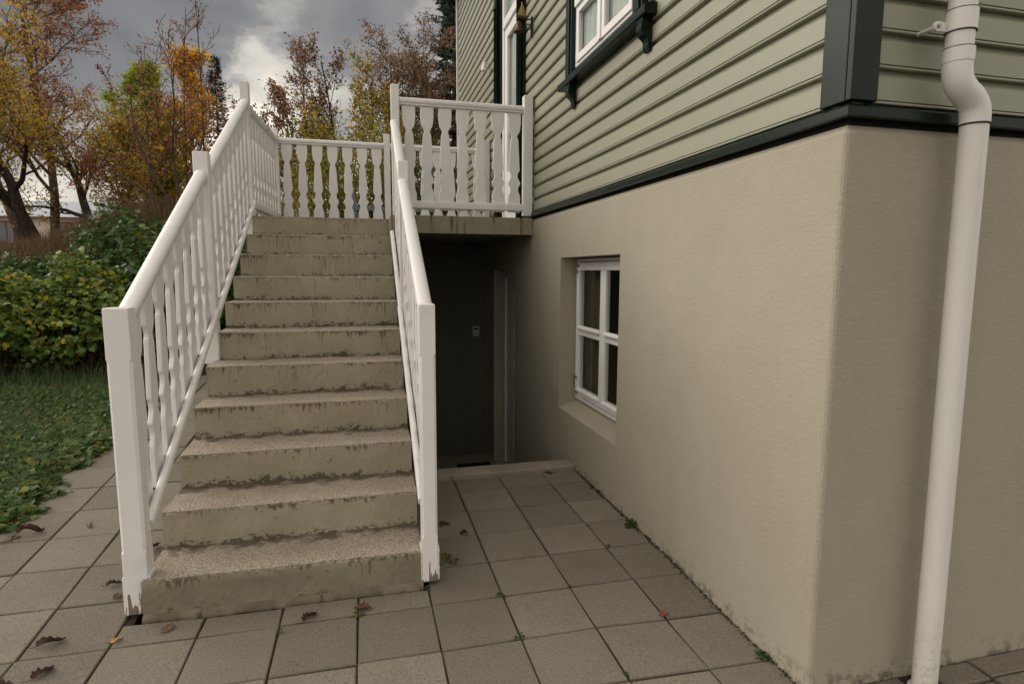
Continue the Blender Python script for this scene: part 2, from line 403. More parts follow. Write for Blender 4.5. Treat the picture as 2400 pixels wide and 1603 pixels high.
# ------------------------------------------------------------------ mesh helpers
WLOC = {}
def wloc(o):
    return WLOC.get(o.name, Vector((0, 0, 0))) if o is not None else Vector((0, 0, 0))
def tag(o, label=None, cat=None, group=None, kind=None):
    if label: o['label'] = label
    if cat: o['category'] = cat
    if group: o['group'] = group
    if kind: o['kind'] = kind
    return o
def empty(name, loc, label, cat, group=None):
    o = bpy.data.objects.new(name, None); COL.objects.link(o)
    o.location = loc; o.empty_display_size = .1
    WLOC[o.name] = Vector(loc)
    return tag(o, label, cat, group)
def link(name, me, parent=None, at=(0, 0, 0)):
    """at = world position of the object's origin (mesh is given relative to it)"""
    o = bpy.data.objects.new(name, me); COL.objects.link(o)
    o.parent = parent
    o.location = Vector(at) - wloc(parent)
    WLOC[o.name] = Vector(at)
    return o
class MB:
    def __init__(s): s.v = []; s.f = []; s.mi = []; s.sm = []
    def add(s, vs, fs, mi=0, smooth=False):
        b = len(s.v); s.v += [tuple(q) for q in vs]; s.f += [tuple(b+i for i in f) for f in fs]
        s.mi += [mi]*len(fs); s.sm += [smooth]*len(fs); return s
    def box(s, x0, x1, y0, y1, z0, z1, mi=0):
        v = [(x0,y0,z0),(x1,y0,z0),(x1,y1,z0),(x0,y1,z0),(x0,y0,z1),(x1,y0,z1),(x1,y1,z1),(x0,y1,z1)]
        return s.add(v, [(0,3,2,1),(4,5,6,7),(0,1,5,4),(1,2,6,5),(2,3,7,6),(3,0,4,7)], mi)
    def prism(s, poly, fn, a, b, mi=0, smooth=False):
        """poly = 2D outline (counter-clockwise), fn(u,v,w) -> xyz, extruded w = a..b"""
        n = len(poly)
        vs = [fn(u, v, a) for u, v in poly] + [fn(u, v, b) for u, v in poly]
        s.add(vs, [tuple(range(n))[::-1], tuple(range(n, 2*n))], mi)
        return s.add(vs, [(i, (i+1) % n, n+(i+1) % n, n+i) for i in range(n)], mi, smooth)
    def tube(s, pts, rad, sides=12, mi=0, caps=True, smooth=True):
        pts = [Vector(p) for p in pts]
        if not hasattr(rad, '__len__'): rad = [rad]*len(pts)
        up = None; rings = []
        for i, p in enumerate(pts):
            d = (pts[min(i+1, len(pts)-1)] - pts[max(i-1, 0)]).normalized()
            if up is None: up = d.orthogonal().normalized()
            a = (up - d*up.dot(d)).normalized(); up = a; b = d.cross(a)
            rings.append([p + (a*math.cos(2*math.pi*k/sides) + b*math.sin(2*math.pi*k/sides))*rad[i] for k in range(sides)])
        vs = [q for r in rings for q in r]
        fs = [(i*sides+k, i*sides+(k+1) % sides, (i+1)*sides+(k+1) % sides, (i+1)*sides+k) for i in range(len(pts)-1) for k in range(sides)]
        s.add(vs, fs, mi, smooth)
        if caps:
            s.add(rings[0], [tuple(range(sides))[::-1]], mi); s.add(rings[-1], [tuple(range(sides))], mi)
        return s
    def mesh(s, name, mats, org=(0, 0, 0)):
        me = bpy.data.meshes.new(name)
        o = Vector(org)
        me.from_pydata([tuple(Vector(v)-o) for v in s.v], [], s.f)
        for m in (mats if isinstance(mats, (list, tuple)) else [mats]): me.materials.append(m)
        me.polygons.foreach_set('material_index', s.mi); me.polygons.foreach_set('use_smooth', s.sm)
        me.update(); return me
    def build(s, name, mats, parent=None, at=None):
        at = wloc(parent) if at is None else Vector(at)
        return link(name, s.mesh(name, mats, at), parent, at)
def bevel(o, w=.003, seg=2, ang=40):
    m = o.modifiers.new('bevel', 'BEVEL'); m.width = w; m.segments = seg; m.limit_method = 'ANGLE'; m.angle_limit = R(ang); m.harden_normals = False
    return o
def npmesh(name, V, F, mat, cols=None, smooth=False):
    """V (n,3) array, F (m,k) array of constant face size, cols (n,3) point colours"""
    me = bpy.data.meshes.new(name)
    V = np.asarray(V, np.float32); F = np.asarray(F, np.int32)
    me.vertices.add(len(V)); me.vertices.foreach_set('co', V.ravel())
    k = F.shape[1]
    me.loops.add(F.size); me.loops.foreach_set('vertex_index', F.ravel())
    me.polygons.add(len(F)); me.polygons.foreach_set('loop_start', np.arange(0, F.size, k, dtype=np.int32))
    me.polygons.foreach_set('loop_total', np.full(len(F), k, np.int32))
    if smooth: me.polygons.foreach_set('use_smooth', np.ones(len(F), bool))
    me.materials.append(mat)
    if cols is not None:
        a = me.color_attributes.new('leafcol', 'FLOAT_COLOR', 'POINT')
        c4 = np.ones((len(V), 4), np.float32); c4[:, :3] = cols; a.data.foreach_set('color', c4.ravel())
    me.update(calc_edges=True); me.validate(); return me
def sstep(a, b, x):
    t = np.clip((x-a)/(b-a), 0, 1); return t*t*(3-2*t)
# ------------------------------------------------------------------ ground
def path_z(x, y):
    z = 0.0725*np.clip(y-2.27, 0, 4.6)*sstep(-.80, -.95, x)
    return z - .022*sstep(2.5, 1.8, y)*sstep(.7, 1.4, x)
def ground_z(x, y):
    x = np.asarray(x, float); y = np.asarray(y, float)
    base = path_z(x, y)
    top = 1.42 + .70*sstep(-4.7, -2.9, x) - .40*sstep(-2.0, -1.0, x)
    far = sstep(12, 40, y)*.35
    s = sstep(-.875, -.865, x); t = sstep(6.5-2*s, 9.3-2.4*s, y)
    left = sstep(-1.9, -6, x)*sstep(3, 6.3, y)*.12
    bumpy = .05*np.sin(x*2.1+y)*np.sin(y*1.7-x*.6)*sstep(6.5, 8, y)
    return base*(1-t) + top*t + far + left + bumpy
gx = np.unique(np.round(np.concatenate([[-400, -200, -100, -60, -40, -28], np.arange(-20, 3, .3), [-.88, -.86, -.5, 1.6], np.arange(3, 20, 1.), [28, 40, 60, 100, 200, 400]]), 3))
gy = np.unique(np.round(np.concatenate([[-300, -120, -50, -20, -10], np.arange(-6, 16, .3), [3.75, 6.65], np.arange(16, 40, 2.), [50, 70, 100, 160, 260, 420]]), 3))
GX, GY = np.meshgrid(gx, gy)
GZ = ground_z(GX, GY)
GZ = GZ - .05*((GX > -1.95) & (GY < 6.9)) - .012
V = np.stack([GX, GY, GZ], -1).reshape(-1, 3)
nx = len(gx); F = []
for j in range(len(gy)-1):
    for i in range(nx-1):
        cx = (gx[i]+gx[i+1])/2; cy = (gy[j]+gy[j+1])/2
        if -.5 < cx < 1.6 and 3.75 < cy < 6.65: continue
        if 1.6 < cx < 8.5 and 1.8 < cy < 8.5: continue
        a = j*nx+i; F.append((a, a+1, a+1+nx, a+nx))
tag(link('ground', npmesh('ground', V, F, SOIL, smooth=True)), kind='structure')

# ------------------------------------------------------------------ paving of square slabs
rng = np.random.default_rng(11)
def zfn(x, y): return float(path_z(np.array(x), np.array(y)))
colx = [-3.55, -3.26, -2.965, -2.67, -2.38, -2.09, -1.80, -1.51, -1.22, -.932, -.642, -.35, -.056, .2388, .5388, .8388, 1.1388, 1.388]
rowy = [.1697+.3*k for k in range(24)]
jb = MB()
xs = [-3.55, -2.6, -1.85, -1.2, -.95, -.90, -.4, .3, .9, 1.39]; ys = [.17, 1.0, 1.8, 2.27, 2.40, 2.9, 3.4, 3.69, 4.6, 5.4, 6.0, 6.6]
for i in range(len(xs)-1):
    for j in range(len(ys)-1):
        if xs[i] >= -.90 and ys[j] >= 2.40 and xs[i] < .2: continue
        if xs[i] >= .2 and ys[j] >= 3.69: continue
        if xs[i] < -1.85 and ys[j] > 3.4: continue
        q = [(xs[i], ys[j]), (xs[i+1], ys[j]), (xs[i+1], ys[j+1]), (xs[i], ys[j+1])]
        jb.add([(a, b, zfn(a, b)-.010) for a, b in q], [(0, 1, 2, 3)])
jb.add([(1.392, .17, -.026), (4.5, .17, -.026), (4.5, 1.488, -.026), (1.392, 1.488, -.026)], [(0, 1, 2, 3)])
paving = tag(jb.build('paving', JOINT), kind='structure')
def slab(x0, x1, y0, y1, gap=.0026, dz=0., ch=.004):
    x0 += gap+.0003; x1 -= gap+.0003; y0 += gap; y1 -= gap
    if x1-x0 < .02 or y1-y0 < .02: return
    j = lambda s: float(rng.normal(0, s))
    cs = [(x0+j(.0012), y0+j(.0012)), (x1+j(.0012), y0+j(.0012)), (x1+j(.0012), y1+j(.0012)), (x0+j(.0012), y1+j(.0012))]
    lift = j(.0012)+dz
    cx, cy = (x0+x1)/2, (y0+y1)/2
    b = MB(); vs = []
    for (a, c) in cs: vs.append((a, c, zfn(a, c)-.045))
    tz = [zfn(a, c)+lift+j(.0010) for a, c in cs]
    for (a, c), z in zip(cs, tz): vs.append((a, c, z-ch))
    for (a, c), z in zip(cs, tz): vs.append((a+math.copysign(ch, cx-a), c+math.copysign(ch, cy-c), z))
    fs = [(8, 9, 10, 11)]
    for k in range(4):
        n = (k+1) % 4; fs += [(k, n, 4+n, 4+k), (4+k, 4+n, 8+n, 8+k)]
    b.add(vs, fs)
    b.build('paver', PAVER, paving, (cx, cy, zfn(cx, cy)))
for i in range(len(colx)-1):
    for j in range(len(rowy)-1):
        x0, x1, y0, y1 = colx[i], colx[i+1], rowy[j], rowy[j+1]
        if x1 <= -.92:                       # path on the left of the stairs
            if y0 > 6.4: continue
            if x0 < -1.85 and y0 > 3.3: continue
            if x0 < -2.7 and y0 > 2.5: continue
            slab(x0, x1, y0, y1)
        elif x0 >= .2:                       # yard between stairs and wall
            if y0 >= 3.69: continue
            slab(x0, x1, y0, min(y1, 3.686))
        else:
            if y0 >= 2.41: continue
            slab(x0, x1, y0, min(y1, 2.402))
for j, (y0, y1) in enumerate([(.5, .8), (.8, 1.1), (1.1, 1.395), (1.395, 1.486)]):
    for i in range(9):
        x0 = 1.392+(i*.3 if i else 0) + (.06 if i else 0); x1 = 1.392+(i+1)*.3+.06
        if y1 > 1.48 and i == 1:
            slab(x0, 1.70, y0, y1, dz=-.0); slab(1.86, x1, y0, y1, dz=.012); continue
        slab(x0, x1, y0, y1, dz=.012 if x0 > 1.8 else 0)

# ------------------------------------------------------------------ sunken area in front of the basement door
well = MB()
well.box(.0, 1.75, 3.75, 6.75, -.95, -.78)
bw = tag(well.build('stairwell_floor', WELLC), kind='structure')
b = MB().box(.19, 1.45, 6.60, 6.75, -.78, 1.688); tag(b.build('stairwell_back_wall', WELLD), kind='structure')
b = MB().box(.05, .214, 3.84, 6.598, -.78, -.01); tag(b.build('stairwell_side_wall', WELLC), kind='structure')
kb = MB().box(.226, 1.386, 3.69, 3.84, -.78, .034); kerb = kb.build('kerb', KERBC); bevel(kerb, .012, 3); tag(kerb, kind='structure')
st = empty('basement_steps', (.8, 3.85, -.78), 'concrete steps going down behind the kerb to the basement door', 'steps')
for k in range(4):
    MB().box(.216, 1.387, 3.842+.25*k, 3.842+.25*(k+1), -.779, -.15*(k+1)+.0).build('step', WELLC, st)
MB().box(.95, 1.32, 5.45, 6.25, -.778, -.765).build('door_mat', DARKIN).update_tag()
bpy.data.objects['door_mat']['label'] = 'dark door mat on the floor of the sunken entrance'; bpy.data.objects['door_mat']['category'] = 'mat'

# ------------------------------------------------------------------ staircase
SZ = [.1635, .3265, .4908, .6576, .8258, .9905, 1.1568, 1.3201, 1.4808, 1.6424, 1.8051]
SY = [2.4334, 2.7116, 2.9973, 3.2788, 3.5618, 3.8345, 4.1119, 4.3931, 4.6755, 4.9579, 5.2395]
XL, XR = -.8704, .2179
stairs = empty('staircase', (-.326, 2.43, 0), 'concrete outdoor staircase with stained grey-green risers and rough brown treads', 'staircase')
def step(i):
    y0 = SY[i]; y1 = SY[i+1] if i < 10 else 6.595
    zt = SZ[i]; zb = SZ[i-1]-.001 if i else -.01
    nx, nr, ntp = 72, 7, 6
    r = np.random.default_rng(100+i)
    # profile from the foot of the riser over the rounded, worn nosing to the back of the tread
    prof = [(y0, zb + (zt-.012-zb)*k/nr, 0) for k in range(nr+1)]
    prof += [(y0+.0015, zt-.006, 0), (y0+.005, zt-.0015, 1), (y0+.012, zt, 1)]
    prof += [(y0+.012+(y1-y0-.012)*k/ntp, zt, 1) for k in range(1, ntp+1)]
    X = np.linspace(XL, XR, nx)
    w = np.convolve(r.normal(0, 1, nx+16), np.ones(9)/9, 'same')[8:8+nx]
    w2 = np.convolve(r.normal(0, 1, nx+16), np.ones(5)/5, 'same')[8:8+nx]
    b = MB(); vs = []
    for k, (y, z, m) in enumerate(prof):
        d = abs(k-nr-1.0); a = max(0, 1-d/3.0)
        for q in range(nx):
            vs.append((X[q], y + a*(.004*abs(w[q])+.0015*r.normal()) + (.0006*r.normal() if a == 0 and 0 < k < nr else 0) - (.0064*(X[q]-XL)),
                       z - a*(.004*abs(w2[q])+.0012*abs(r.normal())) + (.0008*r.normal() if k > nr+2 and k < len(prof)-1 else 0)))
    for k in range(len(prof)-1):
        b.add(vs[k*nx:(k+2)*nx], [(q, q+1, nx+q+1, nx+q) for q in range(nx-1)], 1 if prof[k][2] else 0, k >= nr-1)
    # sides, back and bottom
    n = len(prof)
    for q, flip in ((0, 1), (nx-1, 0)):
        ring = [vs[k*nx+q] for k in range(n)]
        lo = -.05 if i < 6 or q == 0 else -.05
        ring += [(ring[-1][0], ring[-1][1], lo), (ring[0][0], ring[0][1], lo)]
        f = tuple(range(len(ring))); b.add(ring, [f if flip else f[::-1]], 0)
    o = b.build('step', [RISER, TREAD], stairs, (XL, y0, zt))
    return o
for i in range(10): step(i)
lo = step(10); lo.name = 'landing'
b = MB()
n = 60; r = np.random.default_rng(5)
poly = []
vs = []
for k in range(n):
    x = XL+(XR-XL)*k/(n-1); a = .004*r.normal()
    vs += [(x, 2.4334-.0064*(x-XL)-.014+a, -.012), (x, 2.4334-.0064*(x-XL)-.013+a, .016+.003*r.normal()), (x, 2.4334-.0064*(x-XL)+.004, .026+.002*r.normal())]
b.add(vs, [(3*k+j, 3*k+3+j, 3*k+4+j, 3*k+1+j) for k in range(n-1) for j in range(2)], 0, True)
b.build('footing', FOOT, stairs)
# right wing of the landing, a thin slab over the sunken entrance
b = MB().box(.2195, 1.388, 4.80, 6.598, 1.679, 1.803); o = b.build('landing_slab', SLAB, stairs); bevel(o, .006, 2)
b = MB().box(.2195, .245, 4.80, 6.598, -.01, 1.678); b.build('side_wall', WELLC, stairs)
b = MB()
b.box(.222, 1.386, 4.797, 4.8035, 1.664, 1.690); b.build('drip_edge', SLAB, stairs)

# ------------------------------------------------------------------ railings
rjit = random.Random(9)
def ringpts(hx, hy, c):
    return [(-hx+c, -hy), (hx-c, -hy), (hx, -hy+c), (hx, hy-c), (hx-c, hy), (-hx+c, hy), (-hx, hy-c), (-hx, -hy+c)]
def post_mesh(hx, hy, z0, z1, ch0=None, ch1=None, point=False):
    b = MB(); lv = [(z0, .003)]
    if ch0: lv += [(ch0, .003), (ch0+.010, .010), (ch1-.010, .010), (ch1, .003)]
    lv += [(z1-.004, .003), (z1, .006)]
    rings = [[(x, y, z) for x, y in ringpts(hx if z < z1 else hx-.003, hy if z < z1 else hy-.003, c)] for z, c in lv]
    vs = [p for q in rings for p in q]
    b.add(vs, [(8*i+k, 8*i+(k+1) % 8, 8*(i+1)+(k+1) % 8, 8*(i+1)+k) for i in range(len(lv)-1) for k in range(8)])
    b.add(rings[-1], [tuple(range(8))])
    if point:
        tip = (0, -hy*.2, z0-.035)
        b.add(rings[0]+[tip], [((k+1) % 8, k, 8) for k in range(8)])
    else: b.add(rings[0], [tuple(range(8))[::-1]])
    return b
def post(parent, x, y, z0, z1, hx=.036, hy=.036, ch0=None, ch1=None, mat=None, point=False):
    b = post_mesh(hx, hy, 0, z1-z0, ch0-z0 if ch0 else None, ch1-z0 if ch1 else None, point)
    return link('post', b.mesh('post', mat or WHITE), parent, (x, y, z0))
# sawn baluster outline: (distance below the hand rail, how far each edge is cut in)
PROF = [(0, 0), (.085, 0), (.095, .002), (.13, .006), (.15, .010), (.165, .020), (.176, .027), (.188, .030), (.20, .028), (.208, .023), (.222, .020), (.455, .0065),
        (.463, .009), (.475, .018), (.487, .022), (.505, .0235), (.52, .021), (.54, .011), (.557, .002), (.565, .0), (.58, .008), (.597, .016), (.61, .0195), (.625, .018), (.648, .010), (.665, .003), (.68, .001), (.90, .001)]
def bal_mesh(width, length, slope=0., th=.020, ext=.03):
    """board hanging down from z=0, lying in the local x-z plane (x along the rail)"""
    h = width/2; pr = [(-ext, 0)] + [(d, c) for d, c in PROF if d < length]
    lc = [c for d, c in PROF if d <= length][-1]
    pr.append((length, lc))
    L = [(-h+c, -d) for d, c in pr]; Rr = [(h-c, -d) for d, c in pr]
    if slope:
        for S in (L, Rr):
            for k in (0, len(S)-1): S[k] = (S[k][0], S[k][1]+slope*S[k][0])
    b = MB(); n = len(L)
    t = th/2
    ce = .003
    def lay(off, inset):
        return [(x+inset, off, z) for x, z in L] + [(x-inset, off, z) for x, z in Rr]
    vs = lay(-t, ce) + lay(-t+ce, 0) + lay(t-ce, 0) + lay(t, ce)
    m = 2*n
    fs = [(k, k+1, n+k+1, n+k)[::-1] for k in range(n-1)]
    fs = [(k, n+k, n+k+1, k+1)[::-1] for k in range(n-1)]
    bk = [(3*m+k, 3*m+n+k, 3*m+n+k+1, 3*m+k+1) for k in range(n-1)]
    b.add(vs, fs + bk)
    for s in range(3):
        b.add(vs, [(s*m+k, s*m+k+1, (s+1)*m+k+1, (s+1)*m+k)[::-1] for k in range(n-1)] + [(s*m+n+k, s*m+n+k+1, (s+1)*m+n+k+1, (s+1)*m+n+k) for k in range(n-1)])
        b.add(vs, [(s*m, (s+1)*m, (s+1)*m+n, s*m+n)[::-1], (s*m+n-1, (s+1)*m+n-1, (s+1)*m+2*n-1, s*m+2*n-1)])
    return b.mesh('baluster', WHITE)
def hand_poly(w=.064, h=.060):
    p = []
    for k in range(9):
        a = math.pi*k/8; p.append((w/2*math.cos(a), h-w/2*.62+ w/2*.62*math.sin(a)))
    p += [(-w/2, h*.40), (-w/2+.006, h*.26), (-w/2+.013, h*.20), (-w/2+.010, h*.16), (-w/2+.010, 0), (w/2-.010, 0), (w/2-.010, h*.16), (w/2-.013, h*.20), (w/2-.006, h*.26), (w/2, h*.40)]
    return p
def bar(parent, name, p0, p1, poly, mat=None):
    p0 = Vector(p0); p1 = Vector(p1); d = (p1-p0).normalized(); s = d.cross(Vector((0, 0, 1))).normalized(); u = s.cross(d)
    L = (p1-p0).length
    b = MB().prism(poly, lambda a, c, w: p0 + s*a + u*c + d*w, 0, L, 0, True)
    o = b.build(name, mat or WHITE, parent)
    return o
def round_poly(w, h, r=.008):
    p = []
    for cx, cy, a0 in ((w/2-r, h/2-r, 0), (-w/2+r, h/2-r, 90), (-w/2+r, -h/2+r, 180), (w/2-r, -h/2+r, 270)):
        for k in range(4): a = R(a0+30*k); p.append((cx+r*math.cos(a), cy+r*math.sin(a)))
    return p
HP = hand_poly()
def stair_flight(parent, x, y0, z0, y1, z1, yb0, zb0, yb1, zb1, xin, n, bw=.112):
    """hand rail from (y0,z0) to (y1,z1) = its underside; lower rail (yb0,zb0)-(yb1,zb1)"""
    sl = (z1-z0)/(y1-y0)
    bar(parent, 'hand_rail', (x, y0, z0), (x, y1, z1), HP)
    bar(parent, 'lower_rail', (xin, yb0, zb0), (xin, yb1, zb1), round_poly(.030, .042, .012))
    slb = (zb1-zb0)/(yb1-yb0)
    pitchy = (y1-y0)/n
    ym = (y0+y1)/2
    length = (z0+sl*(ym-y0)) - (zb0+slb*(ym-yb0)) + .030
    me = bal_mesh(bw, length, sl)
    for k in range(n):
        y = y0 + pitchy*(k+.5)
        o = link('baluster', me, parent, (x, y, z0+sl*(y-y0)))
        o.rotation_euler.z = math.pi/2 + rjit.gauss(0, .012); o.rotation_euler.y = rjit.gauss(0, .003)
def level_run(parent, x0, y0, x1, y1, ztop, length, n, bw=.105, lower=None):
    d = Vector((x1-x0, y1-y0, 0)); L = d.length; a = math.atan2(d.y, d.x)
    bar(parent, 'hand_rail', (x0, y0, ztop-.056), (x1, y1, ztop-.056), HP)
    me = bal_mesh(bw, length)
    for k in range(n):
        t = (k+.5)/n
        o = link('baluster', me, parent, (x0+d.x*t, y0+d.y*t, ztop-.056)); o.rotation_euler.z = a + rjit.gauss(0, .008); o.rotation_euler.y = rjit.gauss(0, .003)
    if lower:
        off = Vector((d.y, -d.x, 0)).normalized()*.018
        bar(parent, 'lower_rail', (x0+off.x, y0+off.y, lower), (x1+off.x, y1+off.y, lower), round_poly(.036, .058, .006))
def plates(parent, x, y, z0, hx, hy):
    for s in (-1, 1):
        b = MB().box(x+s*hx-.004*(s > 0)*0+(0 if s > 0 else -.006), x+s*hx+(.006 if s > 0 else 0), y-hy+.004, y+hy-.004, z0+.005, z0+.155)
        o = b.build('foot_bracket', WHITE, parent); bevel(o, .0015, 1)
        for zz in (z0+.04, z0+.12):
            c = MB().tube([(x+s*(hx+.006), y, zz), (x+s*(hx+.011), y, zz)], .007, 6, smooth=False); c.build('bolt', WHITE, parent)

lr = empty('stair_railing', (-.893, 2.485, .02), 'white wooden stair railing with sawn balusters on the garden side, left of the steps', 'railing', 'white railings of the outdoor stairs')
post(lr, -.893, 2.488, .022, 1.223, .0425, .040, .27, 1.03, POSTW)
plates(lr, -.893, 2.488, .02, .0425, .040)
post(lr, -.895, 3.840, .81, 2.040, .0400, .038, None, None, WHITE, True)
MB().box(-.861, -.853, 3.806, 3.874, .82, .97).build('foot_bracket', WHITE, lr)
post(lr, -.897, 5.340, 1.55, 2.872, .0330, .036, None, None, WHITE, True)
stair_flight(lr, -.890, 2.528, 1.145, 3.803, 1.880, 2.520, .360, 3.84, 1.124, -.855, 8)
stair_flight(lr, -.893, 3.878, 1.888, 5.305, 2.675, 3.80, 1.075, 5.33, 1.925, -.857, 9)

rr = empty('stair_railing', (.247, 2.455, .02), 'white wooden stair railing on the house side, right of the steps', 'railing', 'white railings of the outdoor stairs')
post(rr, .249, 2.458, .022, 1.227, .034, .036, .22, 1.02, POSTW)
plates(rr, .249, 2.458, .02, .034, .036)
post(rr, .258, 3.850, .80, 2.045, .031, .034, None, None, WHITE, True)
stair_flight(rr, .252, 2.494, 1.145, 3.816, 1.880, 2.49, .360, 3.85, 1.124, .222, 8)
stair_flight(rr, .262, 3.884, 1.888, 4.80, 2.470, 3.80, 1.075, 4.79, 1.66, .228, 6)

fr = empty('landing_railing', (.8, 4.83, 1.80), 'short white railing at the front edge of the landing, joined to the house wall', 'railing', 'white railings of the outdoor stairs')
post(fr, .271, 4.835, 1.745, 2.792, .031, .034)
post(fr, 1.346, 4.835, 1.822, 2.787, .037, .034)
level_run(fr, .304, 4.845, 1.309, 4.845, 2.705, .80, 7, .105, 1.888)
for zz in (1.95, 2.60):
    MB().box(1.384, 1.4, 4.82, 4.85, zz-.03, zz+.03).build('wall_bracket', WHITE, fr)

sr = empty('landing_railing', (-.86, 5.95, 1.80), 'white side railing of the landing, running back from the tall top newel', 'railing', 'white railings of the outdoor stairs')
level_run(sr, -.896, 5.378, -.838, 6.515, 2.705, .80, 9, .098, 1.905)
br = empty('landing_railing', (.25, 6.55, 1.80), 'white back railing of the landing in front of the yellow hedge', 'railing', 'white railings of the outdoor stairs')
post(br, -.833, 6.550, 1.806, 2.782, .027, .03)
post(br, .275, 6.550, 1.806, 2.790, .031, .03)
post(br, 1.352, 6.550, 1.806, 2.790, .031, .03)
level_run(br, -.805, 6.550, .243, 6.550, 2.696, .86, 7, .105)
level_run(br, .307, 6.550, 1.320, 6.550, 2.696, .86, 7, .105)

# ------------------------------------------------------------------ house
house = empty('house', (1.39, 1.49, 0), 'pale green timber-clad house on a beige plastered basement wall, at the right', 'house')
HX1, HY1 = 8.2, 8.73
def wall_with_holes(b, us, vs, holes, fn, flip=False):
    for i in range(len(us)-1):
        for j in range(len(vs)-1):
            cu = (us[i]+us[i+1])/2; cv = (vs[j]+vs[j+1])/2
            if any(h[0] < cu < h[1] and h[2] < cv < h[3] for h in holes): continue
            q = [fn(us[i], vs[j]), fn(us[i+1], vs[j]), fn(us[i+1], vs[j+1]), fn(us[i], vs[j+1])]
            b.add(q, [(0, 1, 2, 3) if not flip else (3, 2, 1, 0)])
PX = 1.390; PY = 1.490; RC = .022
WIN = (3.05, 4.07, .36, 1.46); DOOR = (5.40, 6.33, -.775, 1.375)
pb = MB()
usy = [PY+RC, 3.05, 4.07, 5.40, 6.33, HY1]; vsz = [-.95, -.775, .36, 1.375, 1.46, 1.772]
wall_with_holes(pb, usy, vsz, [WIN, DOOR], lambda u, v: (PX, u, v), True)
arc = [(PX+RC-RC*math.cos(R(a)), PY+RC-RC*math.sin(R(a))) for a in (0, 22.5, 45, 67.5, 90)]
for k in range(4):
    a, c = arc[k], arc[k+1]
    pb.add([(a[0], a[1], -.95), (c[0], c[1], -.95), (c[0], c[1], 1.772), (a[0], a[1], 1.772)], [(0, 1, 2, 3)], 0, True)
pb.add([(PX+RC, PY, -.95), (HX1, PY, -.95), (HX1, PY, 1.772), (PX+RC, PY, 1.772)], [(0, 1, 2, 3)])
pb.add([(PX, HY1, -.95), (HX1, HY1, -.95), (HX1, HY1, 1.772), (PX, HY1, 1.772)], [(3, 2, 1, 0)])
# sloped lip on top of the plinth
lip = [(PX, HY1)] + arc + [(HX1, PY)]
li = [(PX+.020, HY1)] + [(x+.020*math.cos(R(a)), y+.020*math.sin(R(a))) for (x, y), a in zip(arc, (0, 22.5, 45, 67.5, 90))] + [(HX1, PY+.020)]
for k in range(len(lip)-1):
    pb.add([(*lip[k], 1.772), (*lip[k+1], 1.772), (*li[k+1], 1.798), (*li[k], 1.798)], [(0, 1, 2, 3)])
# reveals of window and door
def reveal(b, y0, y1, z0, z1, x0, x1, sill=0.):
    b.add([(x0, y1, z0), (x1, y1, z0+sill), (x1, y1, z1), (x0, y1, z1)], [(0, 1, 2, 3)])
    b.add([(x0, y0, z0), (x1, y0, z0+sill), (x1, y0, z1), (x0, y0, z1)], [(3, 2, 1, 0)])
    b.add([(x0, y0, z1), (x1, y0, z1), (x1, y1, z1), (x0, y1, z1)], [(0, 1, 2, 3)])
    b.add([(x0, y0, z0), (x1, y0, z0+sill), (x1, y1, z0+sill), (x0, y1, z0)], [(3, 2, 1, 0)])
reveal(pb, *WIN, PX, 1.56, .062); reveal(pb, *DOOR, PX, 1.56)
pb.build('plinth_wall', PLASTER, house)
MB().box(2.5, HX1-.1, PY+.1, HY1-.1, -.9, 5.3).build('core', DARKIN, house)
b = MB()
b.add([(1.90, 2.8, .2), (1.90, 4.4, .2), (1.90, 4.4, 1.7), (1.90, 2.8, 1.7)], [(3, 2, 1, 0)]); b.build('room_wall', ROOMW, house)

# siding boards
def board_profile():
    p = [(-.020, 0), (.0005, .0004), (.0018, .0035), (.0006, .0070), (-.0055, .0084), (-.0055, .0104), (0, .0120), (0, .0735), (-.0185, .0925), (-.020, .0930)]
    return p
BP = board_profile()
def board_mesh(axis):
    b = MB()
    if axis == 'y': b.prism(BP, lambda d, z, w: (-d, w, z), 0, 1, 0, False)
    else: b.prism(BP[::-1], lambda d, z, w: (w, -d, z), 0, 1, 0, False)
    return b.mesh('board', SIDING)
bmy, bmx = board_mesh('y'), board_mesh('x')
SX = 1.396
UW = (2.81, 3.95, 2.645, 4.20)
UD = (5.08, 6.04, 1.80, 4.45)
rs = random.Random(4)
z = 1.862; row = 0
while z < 5.35:
    cuts = [1.589]
    segs = []
    a = 1.589
    for (c0, c1, q0, q1) in (UW, UD):
        if z+.1 > q0 and z < q1: segs.append((a, c0)); a = c1
    segs.append((a, HY1-.03))
    for s0, s1 in segs:
        o = link('board', bmy, house, (SX, s0, z)); o.scale = (1, s1-s0, 1)
    o = link('board', bmx, house, (1.468, PY+.006, z)); o.scale = (HX1-1.468, 1, 1)
    z += .1022; row += 1
b = MB()
wall_with_holes(b, [PY+.02, 2.88, 3.88, 5.2, 5.98, HY1], [1.80, 2.66, 4.15, 4.4, 5.4], [(2.88, 3.88, 2.66, 4.15), (5.2, 5.98, 1.80, 4.4)], lambda u, v: (SX+.0205, u, v), True)
b.add([(SX+.0205, PY+.0265, 1.80), (HX1, PY+.0265, 1.80), (HX1, PY+.0265, 5.4), (SX+.0205, PY+.0265, 5.4)], [(0, 1, 2, 3)])
b.add([(SX+.0205, HY1-.02, 1.80), (HX1, HY1-.02, 1.80), (HX1, HY1-.02, 5.4), (SX+.0205, HY1-.02, 5.4)], [(3, 2, 1, 0)])
b.add([(HX1, PY+.02, -.9), (HX1, HY1-.02, -.9), (HX1, HY1-.02, 5.4), (HX1, PY+.0265, 5.4)], [(0, 1, 2, 3)])
b.build('wall_sheathing', SIDING, house)
